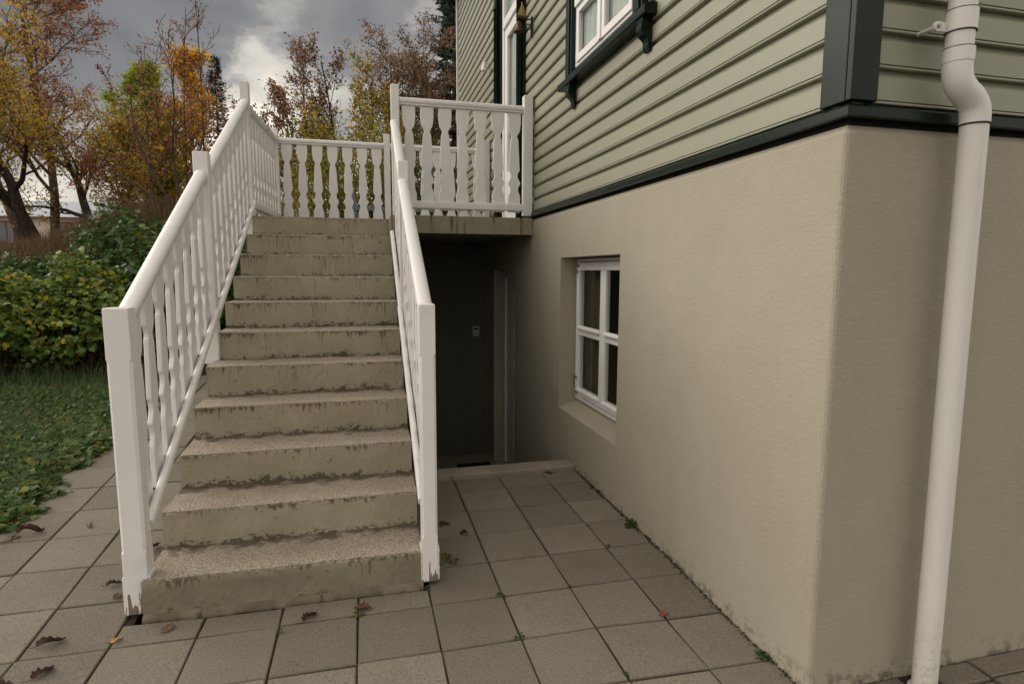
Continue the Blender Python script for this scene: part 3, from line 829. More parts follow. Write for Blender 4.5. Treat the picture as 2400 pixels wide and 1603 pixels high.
# corner boards, drip board
o = MB().box(1.374, 1.396, 1.4905, 1.588, 1.858, 5.4).build('corner_board', GREEN, house); bevel(o, .003)
o = MB().box(1.374, 1.468, 1.467, 1.4897, 1.858, 5.4).build('corner_board', GREEN, house); bevel(o, .003)
o = MB().box(1.37, 1.398, HY1-.028, HY1+.02, 1.858, 5.4).build('corner_board', WHITE, house)
dp = [(-.03, .003), (.008, .003), (.018, .006), (.018, .030), (.012, .037), (-.012, .0455), (-.03, .0455)]
b = MB()
# drip board mitred round the corner
rows_ = []
for d, zz in dp:
    rows_.append([(1.389-d, HY1, 1.8115+zz), (1.389-d, PY-.001-d, 1.8115+zz), (HX1, PY-.001-d, 1.8115+zz)])
m = len(dp)
for k in range(m):
    A, B = rows_[k], rows_[(k+1) % m]
    b.add([A[0], A[1], A[2], B[0], B[1], B[2]], [(0, 3, 4, 1)[::-1], (1, 4, 5, 2)[::-1]])
o = b.build('drip_board', GREEN, house)
b = MB()
b.add([(1.412, HY1, 1.79), (1.412, PY+.021, 1.79), (1.412, PY+.021, 1.83), (1.412, HY1, 1.83)], [(0, 1, 2, 3)]); b.add([(1.412, PY+.021, 1.79), (HX1, PY+.021, 1.79), (HX1, PY+.021, 1.83), (1.412, PY+.021, 1.83)], [(0, 1, 2, 3)])
b.build('gap_shade_strip', DARKIN, house)  # dark strip added to paint the shadow in the gap below the drip board
# roof
b = MB()
ex = .35
b.add([(PX-ex, PY-ex, 5.35), (HX1+ex, PY-ex, 5.35), (HX1+ex, HY1+ex, 5.35), (PX-ex, HY1+ex, 5.35), ((PX+HX1)/2, PY-ex, 8.0), ((PX+HX1)/2, HY1+ex, 8.0)],
      [(0, 1, 2, 3)[::-1], (0, 4, 5, 3)[::-1], (1, 2, 5, 4), (0, 1, 4), (2, 3, 5)])
b.build('roof', ROOF, house)

# --- basement window
def frame_rect(b, x0, x1, y0, y1, z0, z1, w, wb=None):
    wb = wb or w
    b.box(x0, x1, y0, y0+w, z0, z1); b.box(x0, x1, y1-w, y1, z0, z1)
    b.box(x0, x1, y0+w, y1-w, z0, z0+wb); b.box(x0, x1, y0+w, y1-w, z1-w, z1)
b = MB(); frame_rect(b, 1.515, 1.56, 3.052, 4.068, .424, 1.452, .022, .030)
bwin = b.build('window', WHITE, house)
bevel(bwin, .002, 1)
for s0, s1 in ((3.078, 4.042),):
    b = MB(); frame_rect(b, 1.503, 1.545, s0, s1, .462, 1.425, .055, .055); o = b.build('sash', WHITE, bwin); bevel(o, .004)
    b = MB().box(1.506, 1.54, 3.515, 3.605, .517, 1.370); o = b.build('mullion', WHITE, bwin); bevel(o, .004)
    for q0, q1 in ((3.133, 3.514), (3.606, 3.987)):
        b = MB().box(1.510, 1.538, q0, q1, .905, .972); o = b.build('glazing_bar', WHITE, bwin); bevel(o, .003)
        for zz in (.972-.012, .517-.012):
            b = MB().prism([(0, 0), (-.020, 0), (-.020, .010), (-.003, .022), (0, .022)][::-1], lambda d, c, w: (1.5095+d, w, zz-.008+c), q0-.004, q1+.004); b.build('weather_bar', WHITE, bwin)
        for z0, z1 in ((.517, .905), (.972, 1.370)):
            MB().box(1.522, 1.528, q0, q1, z0, z1).build('pane', GLASS, bwin)
for zz in (.56, 1.33):
    b = MB().tube([(1.503, 4.05, zz-.045), (1.503, 4.05, zz+.045)], .007, 8); b.box(1.496, 1.503, 4.0, 4.05, zz+.02, zz+.04); b.build('hinge', STEEL, bwin)
MB().box(1.500, 1.5025, 3.98, 4.035, 1.395, 1.411).build('corner_plate', STEEL, bwin)
MB().box(1.500, 1.5025, 3.98, 4.035, .47, .486).build('corner_plate', STEEL, bwin)
def curtain(name, x, y0, y1, z0, z1, amp, waves, mat, parent):
    b = MB(); n = waves*8
    pr = [(x+amp*math.sin(2*math.pi*waves*k/n + .7*math.sin(k*.31)), y0+(y1-y0)*k/n) for k in range(n+1)]
    vs = [(px, py, z0) for px, py in pr] + [(px, py, z1) for px, py in pr]
    b.add(vs, [(k, k+1, n+2+k, n+1+k)[::-1] for k in range(n)], 0, True); return b.build(name, mat, parent)
curtain('curtain', 1.62, 3.72, 4.10, .40, 1.46, .018, 5, CURT, bwin)
curtain('curtain', 1.62, 3.36, 3.46, .40, 1.46, .014, 2, CURT, bwin)

# --- basement door
b = MB(); b.box(1.495, 1.56, 6.24, 6.325, -.775, 1.37); b.box(1.495, 1.56, 5.405, 5.49, -.775, 1.37); b.box(1.495, 1.56, 5.491, 6.239, 1.285, 1.37)
bd = b.build('basement_door', WHITE, house)
o = MB().box(1.515, 1.555, 5.492, 6.238, -.76, 1.284).build('leaf', WHITE, bd)
for q0, q1 in ((5.56, 5.83), (5.90, 6.17)):
    for z0, z1 in ((-.6, .1), (.22, 1.15)):
        o = MB().box(1.509, 1.5145, q0, q1, z0, z1).build('panel', WHITE, bd); bevel(o, .004)
b = MB().box(1.505, 1.5145, 5.515, 5.545, .22, .40); b.tube([(1.505, 5.53, .33), (1.47, 5.53, .33), (1.468, 5.62, .33)], .008, 8); b.build('door_handle', GOLD, bd)
MB().box(1.44, 1.56, 5.405, 6.325, -.779, -.7755).build('threshold', DARKIN, bd)

def smooth_path(pts, n=5):
    P = [Vector(p) for p in pts]; o = []
    for i in range(len(P)-1):
        p0, p1, p2, p3 = P[max(i-1, 0)], P[i], P[i+1], P[min(i+2, len(P)-1)]
        for k in range(n):
            t = k/n; o.append(.5*((2*p1)+(p2-p0)*t+(2*p0-5*p1+4*p2-p3)*t*t+(3*p1-3*p2+p3-p0)*t**3))
    return o+[P[-1]]
# --- upper window
b = MB(); frame_rect(b, 1.392, 1.43, 2.922, 3.838, 2.695, 4.09, .045, .04)
uw = b.build('window', WHITE, house); bevel(uw, .003)
for s0, s1 in ((2.968, 3.372), (3.402, 3.792)):
    b = MB(); frame_rect(b, 1.380, 1.412, s0, s1, 2.712, 3.05, .040, .045); o = b.build('sash', WHITE, uw); bevel(o, .003)
    MB().box(1.394, 1.399, s0+.04, s1-.04, 2.757, 3.01).build('pane', GLASS, uw)
    b = MB(); frame_rect(b, 1.380, 1.412, s0, s1, 3.10, 4.04, .040, .045); o = b.build('sash', WHITE, uw); bevel(o, .003)
    MB().box(1.394, 1.399, s0+.04, s1-.04, 3.145, 4.0).build('pane', GLASS, uw)
MB().box(1.372, 1.42, 3.373, 3.401, 2.712, 4.04).build('mullion', WHITE, uw)
MB().box(1.365, 1.42, 2.968, 3.372, 3.051, 3.099).build('transom', WHITE, uw); MB().box(1.365, 1.42, 3.402, 3.792, 3.051, 3.099).build('transom', WHITE, uw)
curtain('blind', 1.4220, 2.9, 3.86, 2.66, 4.1, .004, 12, NET, uw)
for s0, s1 in ((2.812, 2.92), (3.84, 3.948)):
    b = MB().box(1.362, 1.396, s0, s1, 2.652, 4.19); b.box(1.350, 1.362, s0+.02, s1-.045, 2.652, 4.19); b.box(1.356, 1.362, s0+.07, s1-.012, 2.652, 4.19); o = b.build('casing', GREEN, uw); bevel(o, .003)
b = MB().prism([(.028, 0), (-.062, 0), (-.066, .006), (-.066, .040), (-.060, .046), (.028, .062)], lambda d, c, w: (1.396+d, w, 2.588+c), 2.715, 4.015); o = b.build('sill', GREEN, uw); bevel(o, .003)
MB().box(1.34, 1.42, 2.79, 3.97, 4.191, 4.26).build('head_board', GREEN, uw)
brp = [(0, .0), (0, -.150), (-.012, -.150), (-.020, -.128), (-.021, -.108), (-.030, -.092), (-.047, -.080), (-.057, -.060), (-.058, -.036), (-.052, -.016), (-.054, 0)]
for yy in (2.785, 3.835):
    b = MB().prism([(p[0], p[1]) for p in smooth_path([(a, c, 0) for a, c in brp[2:]], 4)]+[(0, 0), (0, -.150)], lambda d, c, w: (1.394+d, w, 2.5875+c), yy-.028, yy+.028, 0, True); o = b.build('bracket', GREEN, uw)
    o.data.polygons.foreach_set('use_smooth', [False]*len(o.data.polygons))

# --- landing door, dark round posts on each side
b = MB(); frame_rect(b, 1.392, 1.45, 5.25, 5.95, 1.808, 4.38, .055, .02)
b.box(1.385, 1.44, 5.305, 5.895, 3.70, 3.78)
ud = b.build('landing_door', WHITE, house); bevel(ud, .003)
b = MB(); frame_rect(b, 1.405, 1.44, 5.306, 5.894, 1.83, 3.699, .095, .5); o = b.build('leaf', WHITE, ud); bevel(o, .003)
MB().box(1.418, 1.426, 5.40, 5.80, 2.33, 3.604).build('pane', GLASS, ud)
MB().box(1.418, 1.426, 5.306, 5.894, 3.781, 4.32).build('pane', GLASS, ud)
curtain('blind', 1.445, 5.25, 5.95, 1.85, 4.4, .006, 6, NET, ud)
b = MB().tube([(1.405, 5.36, 2.62), (1.36, 5.36, 2.62)], .009, 8); b.tube([(1.362, 5.36, 2.62), (1.345, 5.36, 2.62)], [.018, .022], 12); b.build('door_knob', STEEL, ud)
for s0, s1, yc in ((5.085, 5.248, 5.125), (5.952, 6.035, 6.03)):
    MB().box(1.372, 1.396, s0, s1, 1.806, 4.44).build('casing', GREEN, ud)
    b = MB().tube([(1.350, yc, 1.806), (1.350, yc, 3.92), (1.350, yc, 3.925), (1.350, yc, 3.96), (1.350, yc, 3.965), (1.350, yc, 4.44)], [.029, .029, .036, .036, .029, .029], 20); b.build('round_post', GREEN, ud)
MB().box(1.33, 1.40, 5.06, 6.07, 4.441, 4.52).build('head_board', GREEN, ud)

# --- switch box beside the basement door
sb = empty('switch_box', (1.235, 6.598, .68), 'small light grey switch box on the dark wall under the landing', 'switch')
b = MB().box(1.197, 1.272, 6.578, 6.598, .62, .735); o = b.build('housing', SWITCH, sb); bevel(o, .006)
MB().box(1.213, 1.256, 6.575, 6.5779, .695, .718).build('display', DARKIN, sb)

# --- white downpipe
dpipe = empty('downpipe', (1.775, 1.41, 0), 'white plastic downpipe with swan neck on the wall at the right edge', 'downpipe')
rp = .0365
neck = [(1.765, 1.41, 1.80), (1.764, 1.41, 1.825), (1.757, 1.41, 1.850), (1.738, 1.411, 1.873), (1.714, 1.412, 1.892), (1.696, 1.413, 1.912), (1.688, 1.414, 1.94), (1.687, 1.414, 1.972)]
MB().tube([(1.777, 1.41, -.03), (1.774, 1.41, .5), (1.768, 1.41, 1.2), (1.765, 1.41, 1.795)], rp, 32).build('pipe', PVC, dpipe)
sp_ = smooth_path(neck, 4); half = len(sp_)//2
MB().tube(sp_[:half+1], rp+.0022, 32).build('elbow', PVC, dpipe)
MB().tube([p+Vector((0, 0, .0)) for p in sp_[half:]], rp+.0016, 32).build('elbow', PVC, dpipe)
MB().tube([(1.687, 1.414, 1.965), (1.687, 1.414, 2.004)], rp+.0032, 40).build('collar', PVC, dpipe)
for zz, rr_, xx in ((1.7965, .0034, 1.765), (2.0045, .0036, 1.687), (2.0495, .0036, 1.687), (2.1085, .0036, 1.687)):
    MB().tube([(xx, 1.414 if zz > 1.9 else 1.41, zz-.0011), (xx, 1.414 if zz > 1.9 else 1.41, zz+.0011)], rp+rr_, 40, smooth=True).build('seam', IRON, dpipe)
MB().tube([(1.687, 1.414, 1.975), (1.687, 1.414, 5.3)], rp-.001, 32).build('pipe', PVC, dpipe)
MB().tube([(1.687, 1.414, 2.050), (1.687, 1.414, 2.108)], rp+.0032, 40).build('collar', PVC, dpipe)
b = MB().box(1.618, 1.655, 1.425, 1.432, 2.052, 2.078); b.tube([(1.618, 1.4245, 2.065), (1.618, 1.4325, 2.065)], .014, 14, smooth=False); b.tube([(1.618, 1.424, 2.065), (1.618, 1.418, 2.065)], .0055, 6, 1, smooth=False); b.tube([(1.618, 1.4325, 2.065), (1.618, 1.49, 2.065)], .006, 6)
b.build('wall_clip', [PVC, STEEL], dpipe)
MB().tube([(1.777, 1.41, -.03), (1.777, 1.41, -.012), (1.777, 1.41, -.008)], [rp+.010, rp+.010, rp+.004], 32).build('foot_socket', PVC, dpipe)

# --- ship bell
bell = empty('ship_bell', (1.39, 4.87, 3.26), 'small bronze ship bell under a brass sailing ship, bracketed to the green wall', 'bell')
b = MB().box(1.378, 1.392, 4.862, 4.878, 3.26, 3.42)
sc_ = [(1.378 - .0 - .028*(1-math.cos(a))*(1-.11*a) , 4.87, 3.335 + .03*math.sin(a)*(1-.1*a)) for a in np.linspace(0, 7.5, 34)]
b.tube(sc_, .0045, 6); b.tube([(1.378, 4.87, 3.40), (1.34, 4.87, 3.392), (1.26, 4.87, 3.392)], .005, 6); b.build('scroll_bracket', IRON, bell)
pr = [(.0, 3.375), (.016, 3.372), (.022, 3.36), (.025, 3.335), (.030, 3.315), (.040, 3.298), (.044, 3.292), (.041, 3.291), (.028, 3.312), (.0, 3.33)]
n = 20; vs = [(1.275+r0*math.cos(2*math.pi*k/n), 4.87+r0*math.sin(2*math.pi*k/n), zz) for r0, zz in pr for k in range(n)]
b = MB().add(vs, [(i*n+k, i*n+(k+1) % n, (i+1)*n+(k+1) % n, (i+1)*n+k)[::-1] for i in range(len(pr)-1) for k in range(n)], 0, True)
b.tube([(1.275, 4.87, 3.33), (1.275, 4.87, 3.295)], .005, 6); b.build('bell', BRONZE, bell)
b = MB().prism([(1.255, 3.415), (1.355, 3.415), (1.345, 3.396), (1.268, 3.396)][::-1], lambda u, v, w: (u, w, v), 4.856, 4.884); b.build('hull', BRONZE, bell)
b = MB()
for pts in ([(1.262, 3.418), (1.300, 3.418), (1.302, 3.475), (1.29, 3.485)], [(1.304, 3.418), (1.345, 3.418), (1.322, 3.47), (1.308, 3.505)], [(1.285, 3.44), (1.298, 3.47), (1.305, 3.515), (1.30, 3.52)]):
    b.prism(pts, lambda u, v, w: (u, w+.004*math.sin(u*80), v), 4.867, 4.873)
b.tube([(1.303, 4.87, 3.41), (1.303, 4.87, 3.525)], .003, 6); b.build('sails', GOLD, bell)
wl = empty('wall_lamp', (1.39, 6.55, 3.55), 'small white cone-shaped wall lamp beside the landing door', 'lamp')
b = MB().tube([(1.33, 6.55, 3.62), (1.33, 6.55, 3.60), (1.33, 6.55, 3.55), (1.33, 6.55, 3.52)], [.008, .014, .034, .036], 16); b.tube([(1.33, 6.55, 3.60), (1.396, 6.55, 3.60)], .01, 8); b.build('shade', WHITE, wl)
# ------------------------------------------------------------------ neighbour's house far behind the trees
nh = empty('neighbour_house', (-11, 24, 1.6), 'cream house with dark windows far behind the trees at the left', 'house')
MB().box(-16.2, -8.9, 24, 30, 1.0, 3.15).build('wall', NHOUSE, nh)
b = MB().add([(-16.5, 23.7, 3.15), (-8.6, 23.7, 3.15), (-8.6, 30.3, 3.15), (-16.5, 30.3, 3.15), (-15.8, 27, 4.0), (-9.4, 27, 4.0)], [(0, 1, 5, 4), (1, 2, 5), (2, 3, 4, 5), (3, 0, 4), (3, 2, 1, 0)]); b.build('roof', NROOF, nh)
for x0, x1 in ((-10.2, -9.86), (-9.66, -9.40), (-12.0, -11.6)):
    w = MB(); w.box(x0-.04, x1+.04, 23.96, 23.998, 2.20, 3.0); wo = w.build('window', NTRIM, nh)
    MB().box(x0, x1, 23.94, 23.959, 2.25, 2.95).build('pane', NGLASS, wo); MB().box((x0+x1)/2-.02, (x0+x1)/2+.02, 23.925, 23.939, 2.25, 2.95).build('glazing_bar', NTRIM, wo)
an = empty('neighbour_garage', (-10.5, 20, 1.3), 'low pinkish outbuilding with a rusty red roof edge behind the big tree', 'outbuilding')
MB().box(-12.5, -8.0, 20, 23.5, .6, 1.62).build('wall', NHOUSE, an)
b = MB().box(-12.7, -7.9, 19.85, 23.6, 1.621, 1.74); b.build('roof', NTRIM, an)
# ------------------------------------------------------------------ garden bench behind the landing
bn = empty('garden_bench', (.35, 7.35, 1.72), 'grey-blue wooden garden bench behind the back railing of the landing', 'bench')
for k in range(4):
    o = MB().box(-.12, .90, 7.2+.09*k, 7.2+.09*k+.08, 2.055, 2.105).build('seat_slat', BENCH, bn); bevel(o, .004, 1)
for xx in (-.10, .83):
    for yy in (7.21, 7.49): MB().box(xx, xx+.05, yy, yy+.05, 1.68, 2.054).build('leg', BENCH, bn)
b = MB().prism([(-.12, 2.106), (-.06, 2.106), (-.085, 2.30), (-.125, 2.30)], lambda u, v, w: (u, w, v), 7.2, 7.56); b.build('arm_rest', BENCH, bn)
b = MB().prism([(.86, 2.106), (.90, 2.106), (.90, 2.30), (.86, 2.30)], lambda u, v, w: (u, w, v), 7.2, 7.56); b.build('arm_rest', BENCH, bn)

# ------------------------------------------------------------------ plants
def rotframe(n, rg, up_bias=None):
    """n random orthonormal frames (t, b, n)"""
    nr = rg.normal(size=(n, 3))
    if up_bias is not None: nr = nr*up_bias[0] + np.asarray(up_bias[1])
    nr /= np.linalg.norm(nr, axis=1, keepdims=True)+1e-9
    t = rg.normal(size=(n, 3)); t -= nr*(t*nr).sum(1, keepdims=True); t /= np.linalg.norm(t, axis=1, keepdims=True)+1e-9
    return t, np.cross(nr, t), nr
DIAMOND = (np.array([[0, 0, 0], [.45, .30, .06], [1, 0, -.05], [.45, -.30, .06]]), np.array([[0, 1, 2], [0, 2, 3]]))
NARROW = (np.array([[0, 0, 0], [.5, .13, .03], [1, 0, -.08], [.5, -.13, .03]]), np.array([[0, 1, 2], [0, 2, 3]]))
_a = np.array([-165, -128, -100, -78, -45, -20, 0, 20, 45, 78, 100, 128, 165])*math.pi/180
_r = np.array([.42, .62, .40, .66, .56, .50, .86, .50, .56, .66, .40, .62, .42])
LOBED = (np.concatenate([[[0, 0, 0]], np.stack([.35+_r*np.cos(_a), _r*np.sin(_a)*.95, .10*np.abs(np.sin(_a*2.0))*_r-.10*_r**2], -1)])-np.array([.0, 0, 0]),
         np.array([[0, i, i+1] for i in range(1, len(_a))]+[[0, len(_a), 1]]))
LOBED[0][0] = (.30, 0, .04)
def leaf_arrays(P, size, tmpl, frame, cols, rg, cvar=.12):
    T, Fc = tmpl; t, b_, n_ = frame; N = len(P)
    s = (size if hasattr(size, '__len__') else np.full(N, size))[:, None, None]
    V = P[:, None, :] + s*(T[None, :, 0:1]*t[:, None, :] + T[None, :, 1:2]*b_[:, None, :] + T[None, :, 2:3]*n_[:, None, :])
    F = Fc[None] + (np.arange(N)*len(T))[:, None, None]
    c = np.repeat(np.clip(cols*(1+rg.normal(0, cvar, (N, 1))), .004, 1), len(T), 0)
    return V.reshape(-1, 3), F.reshape(-1, 3), c
def palette(pal, N, rg):
    cs = np.array([p[:3] for p in pal]); w = np.array([p[3] for p in pal], float); w /= w.sum()
    return cs[rg.choice(len(pal), N, p=w)]
def cat_arrays(lst):
    V = []; F = []; C = []; o = 0
    for v, f, c in lst: V.append(v); F.append(f+o); C.append(c); o += len(v)
    return np.concatenate(V), np.concatenate(F), np.concatenate(C)
def tubes_np(segs, sides=5):
    A = np.array([s[0] for s in segs]); B = np.array([s[1] for s in segs]); ra = np.array([s[2] for s in segs]); rb = np.array([s[3] for s in segs])
    d = B-A; d /= np.linalg.norm(d, axis=1, keepdims=True)+1e-9
    h = np.where(np.abs(d[:, 2:3]) < .9, np.array([[0, 0, 1.]]), np.array([[1., 0, 0]]))
    u = np.cross(d, h); u /= np.linalg.norm(u, axis=1, keepdims=True); v = np.cross(d, u)
    an = np.arange(sides)*2*math.pi/sides
    ring = u[:, None, :]*np.cos(an)[None, :, None] + v[:, None, :]*np.sin(an)[None, :, None]
    V = np.concatenate([A[:, None]+ring*ra[:, None, None], B[:, None]+ring*rb[:, None, None]], 1)
    k = np.arange(sides); q = np.stack([k, (k+1) % sides, sides+(k+1) % sides, sides+k], -1)
    F = q[None] + (np.arange(len(segs))*2*sides)[:, None, None]
    return V.reshape(-1, 3), F.reshape(-1, 4)
def grow(rd, p, d, L, r, lv, sp, segs, twigs):
    n = sp['n'][lv]; mx = len(sp['n'])-1; st = L/n
    nc = sp['c'][lv] if lv < mx else 0
    t0 = sp['t0'][lv]
    ks = sorted(t0+(1-t0)*(i+rd.random())/max(nc, 1) for i in range(nc))
    ci = 0; wan = sp['w'][lv]; up = sp['up'][lv]
    for k in range(n):
        d = (d + Vector((rd.gauss(0, wan), rd.gauss(0, wan), rd.gauss(0, wan)+up))).normalized()
        q = p + d*st
        e = sp.get('taper', .8)
        ra = max(r*(1-e*k/n), sp['rmin']); rb = max(r*(1-e*(k+1)/n), sp['rmin'])
        segs.append((tuple(p), tuple(q), ra, rb))
        if lv >= mx-sp.get('lv_leaf', 0): twigs.append((tuple(p), tuple(q)))
        while ci < nc and ks[ci] <= (k+1)/n:
            a = R(sp['a'][lv]+rd.gauss(0, 9)); ph = rd.random()*6.283
            o = d.orthogonal().normalized(); o = o*math.cos(ph) + d.cross(o)*math.sin(ph)
            cd = d*math.cos(a) + o*math.sin(a)
            cl = L*sp['l'][lv]*(1-sp.get('fall', .45)*ks[ci])*(.75+.5*rd.random())
            f = ks[ci]*n-k
            grow(rd, p+(q-p)*max(0, min(1, f)), cd, cl, max(rb*sp.get('rr', .55), sp['rmin']), lv+1, sp, segs, twigs)
            ci += 1
        p = q
def tree(name, label, cat, stems, sp, nleaf, lsize, pal, seed, tmpl=DIAMOND, mat=None, bark=None, group='trees in the garden', spread=.05, droop=.2, sides=5, colfn=None, extra=None):
    """stems = list of (base, direction, length, radius)"""
    rd = random.Random(seed); rg = np.random.default_rng(seed)
    segs = []; twigs = []
    for (p, d, L, r) in stems: grow(rd, Vector(p), Vector(d).normalized(), L, r, 0, sp, segs, twigs)
    base = stems[0][0]
    root = empty(name, base, label, cat, group)
    V, F = tubes_np(segs, sides)
    link('trunk', npmesh('trunk', V-np.array(base), F, bark or BARK, smooth=True), root, base)
    if nleaf:
        tw = np.array(twigs)
        i = rg.integers(0, len(tw), nleaf); f = rg.random((nleaf, 1))
        P = tw[i, 0]*(1-f)+tw[i, 1]*f + rg.normal(0, spread, (nleaf, 3))
        cols = palette(pal, nleaf, rg)
        if colfn is not None: cols = colfn(P, cols, rg)
        fr_ = rotframe(nleaf, rg, (1.0, (0, 0, droop)))
        V, F, C = leaf_arrays(P, lsize*(.6+.7*rg.random(nleaf)), tmpl, fr_, cols, rg)
        link('crown', npmesh('crown', V-np.array(base), F, mat or LEAF, C), root, base)
    return root, twigs, rg
def gz(x, y): return float(ground_z(x, y))-.03
OLIVE = [(0.464, 0.305, 0.054, 3), (0.354, 0.256, 0.049, 3), (0.562, 0.354, 0.064, 2), (0.245, 0.209, 0.045, 2), (0.514, 0.245, 0.054, 1)]
RUST = [(0.374, 0.16, 0.084, 3), (0.281, 0.141, 0.094, 3), (0.468, 0.216, 0.094, 2), (0.206, 0.131, 0.075, 2), (0.449, 0.141, 0.094, 1)]
ASPEN = [(0.3, 0.392, 0.046, 3), (0.457, 0.47, 0.058, 2), (0.222, 0.326, 0.058, 2), (0.679, 0.522, 0.058, 1)]
GOLDL = [(0.892, 0.536, 0.051, 3), (0.75, 0.465, 0.054, 2), (0.714, 0.356, 0.054, 1), (0.465, 0.356, 0.054, 1)]
BROWNL = [(0.299, 0.16, 0.102, 3), (0.243, 0.141, 0.084, 3), (0.187, 0.122, 0.084, 2), (0.411, 0.233, 0.075, 1), (0.187, 0.15, 0.094, 1)]
YELG = [(0.386, 0.322, 0.04, 3), (0.304, 0.304, 0.046, 3), (0.497, 0.368, 0.048, 2), (0.221, 0.239, 0.044, 1)]

SPW = dict(n=[7, 6, 5, 4], c=[10, 9, 7, 0], t0=[.30, .18, .15, 0], a=[45, 48, 46, 0], l=[.62, .55, .5, 0], w=[.13, .17, .2, .22], up=[.02, .04, .05, .04], rmin=.0035, rr=.6, lv_leaf=0)
# big leaning tree at the left
x0, y0 = -5.0, 11.0; zb = gz(x0, y0)
tree('garden_tree', 'large gnarled tree with olive-yellow leaves and forked trunk at the left edge', 'tree',
     [((x0, y0, zb), (-.42, .1, 1), 2.7, .115), ((x0-.1, y0+.05, zb), (-.05, .15, 1), 2.9, .105)], SPW, 14500, .056, OLIVE, 3, spread=.07)
x0, y0 = -4.25, 11.6; zb = gz(x0, y0)
tree('garden_tree', 'dark crooked tree leaning left in front of the neighbour house', 'tree',
     [((x0, y0, zb), (-.52, 0, 1), 2.4, .10), ((x0+.03, y0, zb), (.12, .1, 1), 1.9, .07)], SPW, 7500, .054, OLIVE, 8, spread=.07)
x0, y0 = -6.1, 14.0; zb = gz(x0, y0)
SPR = dict(n=[8, 6, 5, 4], c=[13, 9, 6, 0], t0=[.22, .15, .1, 0], a=[40, 42, 42, 0], l=[.5, .5, .5, 0], w=[.06, .13, .17, .2], up=[.05, .06, .05, .02], rmin=.0055, rr=.5)
tree('rowan_tree', 'tall rust-brown tree with thin leaves rising above the olive tree at the left', 'tree',
     [((x0, y0, zb), (.10, 0, 1), 5.2, .10), ((x0-.5, y0, zb), (-.12, 0, 1), 4.9, .09)], SPR, 17000, .058, RUST, 12, bark=TWIG, spread=.06)
# green and yellow aspens
SPA = dict(n=[8, 5, 4, 3], c=[22, 8, 5, 0], t0=[.10, .15, .1, 0], a=[40, 42, 44, 0], l=[.36, .52, .5, 0], w=[.03, .1, .15, .2], up=[.05, .10, .08, .05], rmin=.004, rr=.45, fall=.6)
for xx, yy, hh, sd, lab, pal, nl in ((-4.35, 14.0, 3.75, 21, 'slender aspen tree with fresh green leaves left of the yellow one', ASPEN, 11000), (-3.55, 14.3, 3.65, 25, 'slender aspen tree with golden-yellow leaves', GOLDL, 6500), (-4.05, 13.5, 2.6, 27, 'lower yellow-green bushy aspen in front of the green aspen', YELG+GOLDL[:1], 8000)):
    zb = gz(xx, yy)
    tree('aspen_tree', lab, 'tree', [((xx, yy, zb), (.01, 0, 1), hh, .05)], SPA, int(nl*1.25), .072, pal, sd, bark=BARKG, spread=.06)
# rowan with berries in front
x0, y0 = -2.45, 9.2; zb = gz(x0, y0)
SPB = dict(n=[7, 6, 5], c=[9, 7, 0], t0=[.2, .2, 0], a=[44, 42, 0], l=[.6, .45, 0], w=[.10, .12, .16], up=[.03, .03, .0], rmin=.0035, rr=.6)
root, tw, rg = tree('rowan_shrub', 'sparse rowan with red berry clusters and arching thin branches beside the left railing', 'tree',
     [((x0, y0, zb), (-.7, 0, 1), 1.9, .026), ((x0+.05, y0, zb), (-.25, 0, 1), 2.0, .026), ((x0-.04, y0+.1, zb), (.15, .1, 1), 1.9, .024), ((x0, y0+.1, zb), (-1.15, .1, .75), 1.8, .02)], SPB, 1900, .065, RUST+[(.30, .19, .03, 1), (.22, .03, .03, 1)], 31, NARROW, bark=TWIG, spread=.05)
oc = np.array([[1, 0, 0], [-1, 0, 0], [0, 1, 0], [0, -1, 0], [0, 0, 1], [0, 0, -1.]]); of = np.array([[0, 2, 4], [2, 1, 4], [1, 3, 4], [3, 0, 4], [2, 0, 5], [1, 2, 5], [3, 1, 5], [0, 3, 5]])
tips = np.array(tw)[rg.choice(len(tw), 42, replace=False), 1]
C = (tips[:, None] + rg.normal(0, .020, (42, 18, 3)) - np.array([0, 0, .02])).reshape(-1, 3)
V = C[:, None] + oc[None]*.0105; F = of[None]+(np.arange(len(C))*6)[:, None, None]
o = link('berries', npmesh('berries', V.reshape(-1, 3)-np.array(WLOC[root.name]), F.reshape(-1, 3), BERRY), root, WLOC[root.name]); o['kind'] = 'stuff'
# bare saplings
SPT = dict(n=[12, 6, 4], c=[16, 4, 0], t0=[.25, .2, 0], a=[46, 40, 0], l=[.24, .45, 0], w=[.018, .07, .1], up=[.02, .05, .05], rmin=.0032, rr=.45, fall=.7)
for xx, hh, sd, lab in ((-2.82, 3.55, 41, 'thin bare sapling rising beside the yellow aspen, left of the pair'), (-2.56, 3.85, 43, 'tallest thin bare sapling next to the small dark spruce'), (-3.35, 2.9, 45, 'short thin bare sapling in front of the green aspen')):
    tree('bare_sapling', lab, 'tree', [((xx, 11.0, gz(xx, 11)), (.02, 0, 1), hh, .020)], SPT, 130, .05, BROWNL, sd, bark=TWIG, spread=.02)
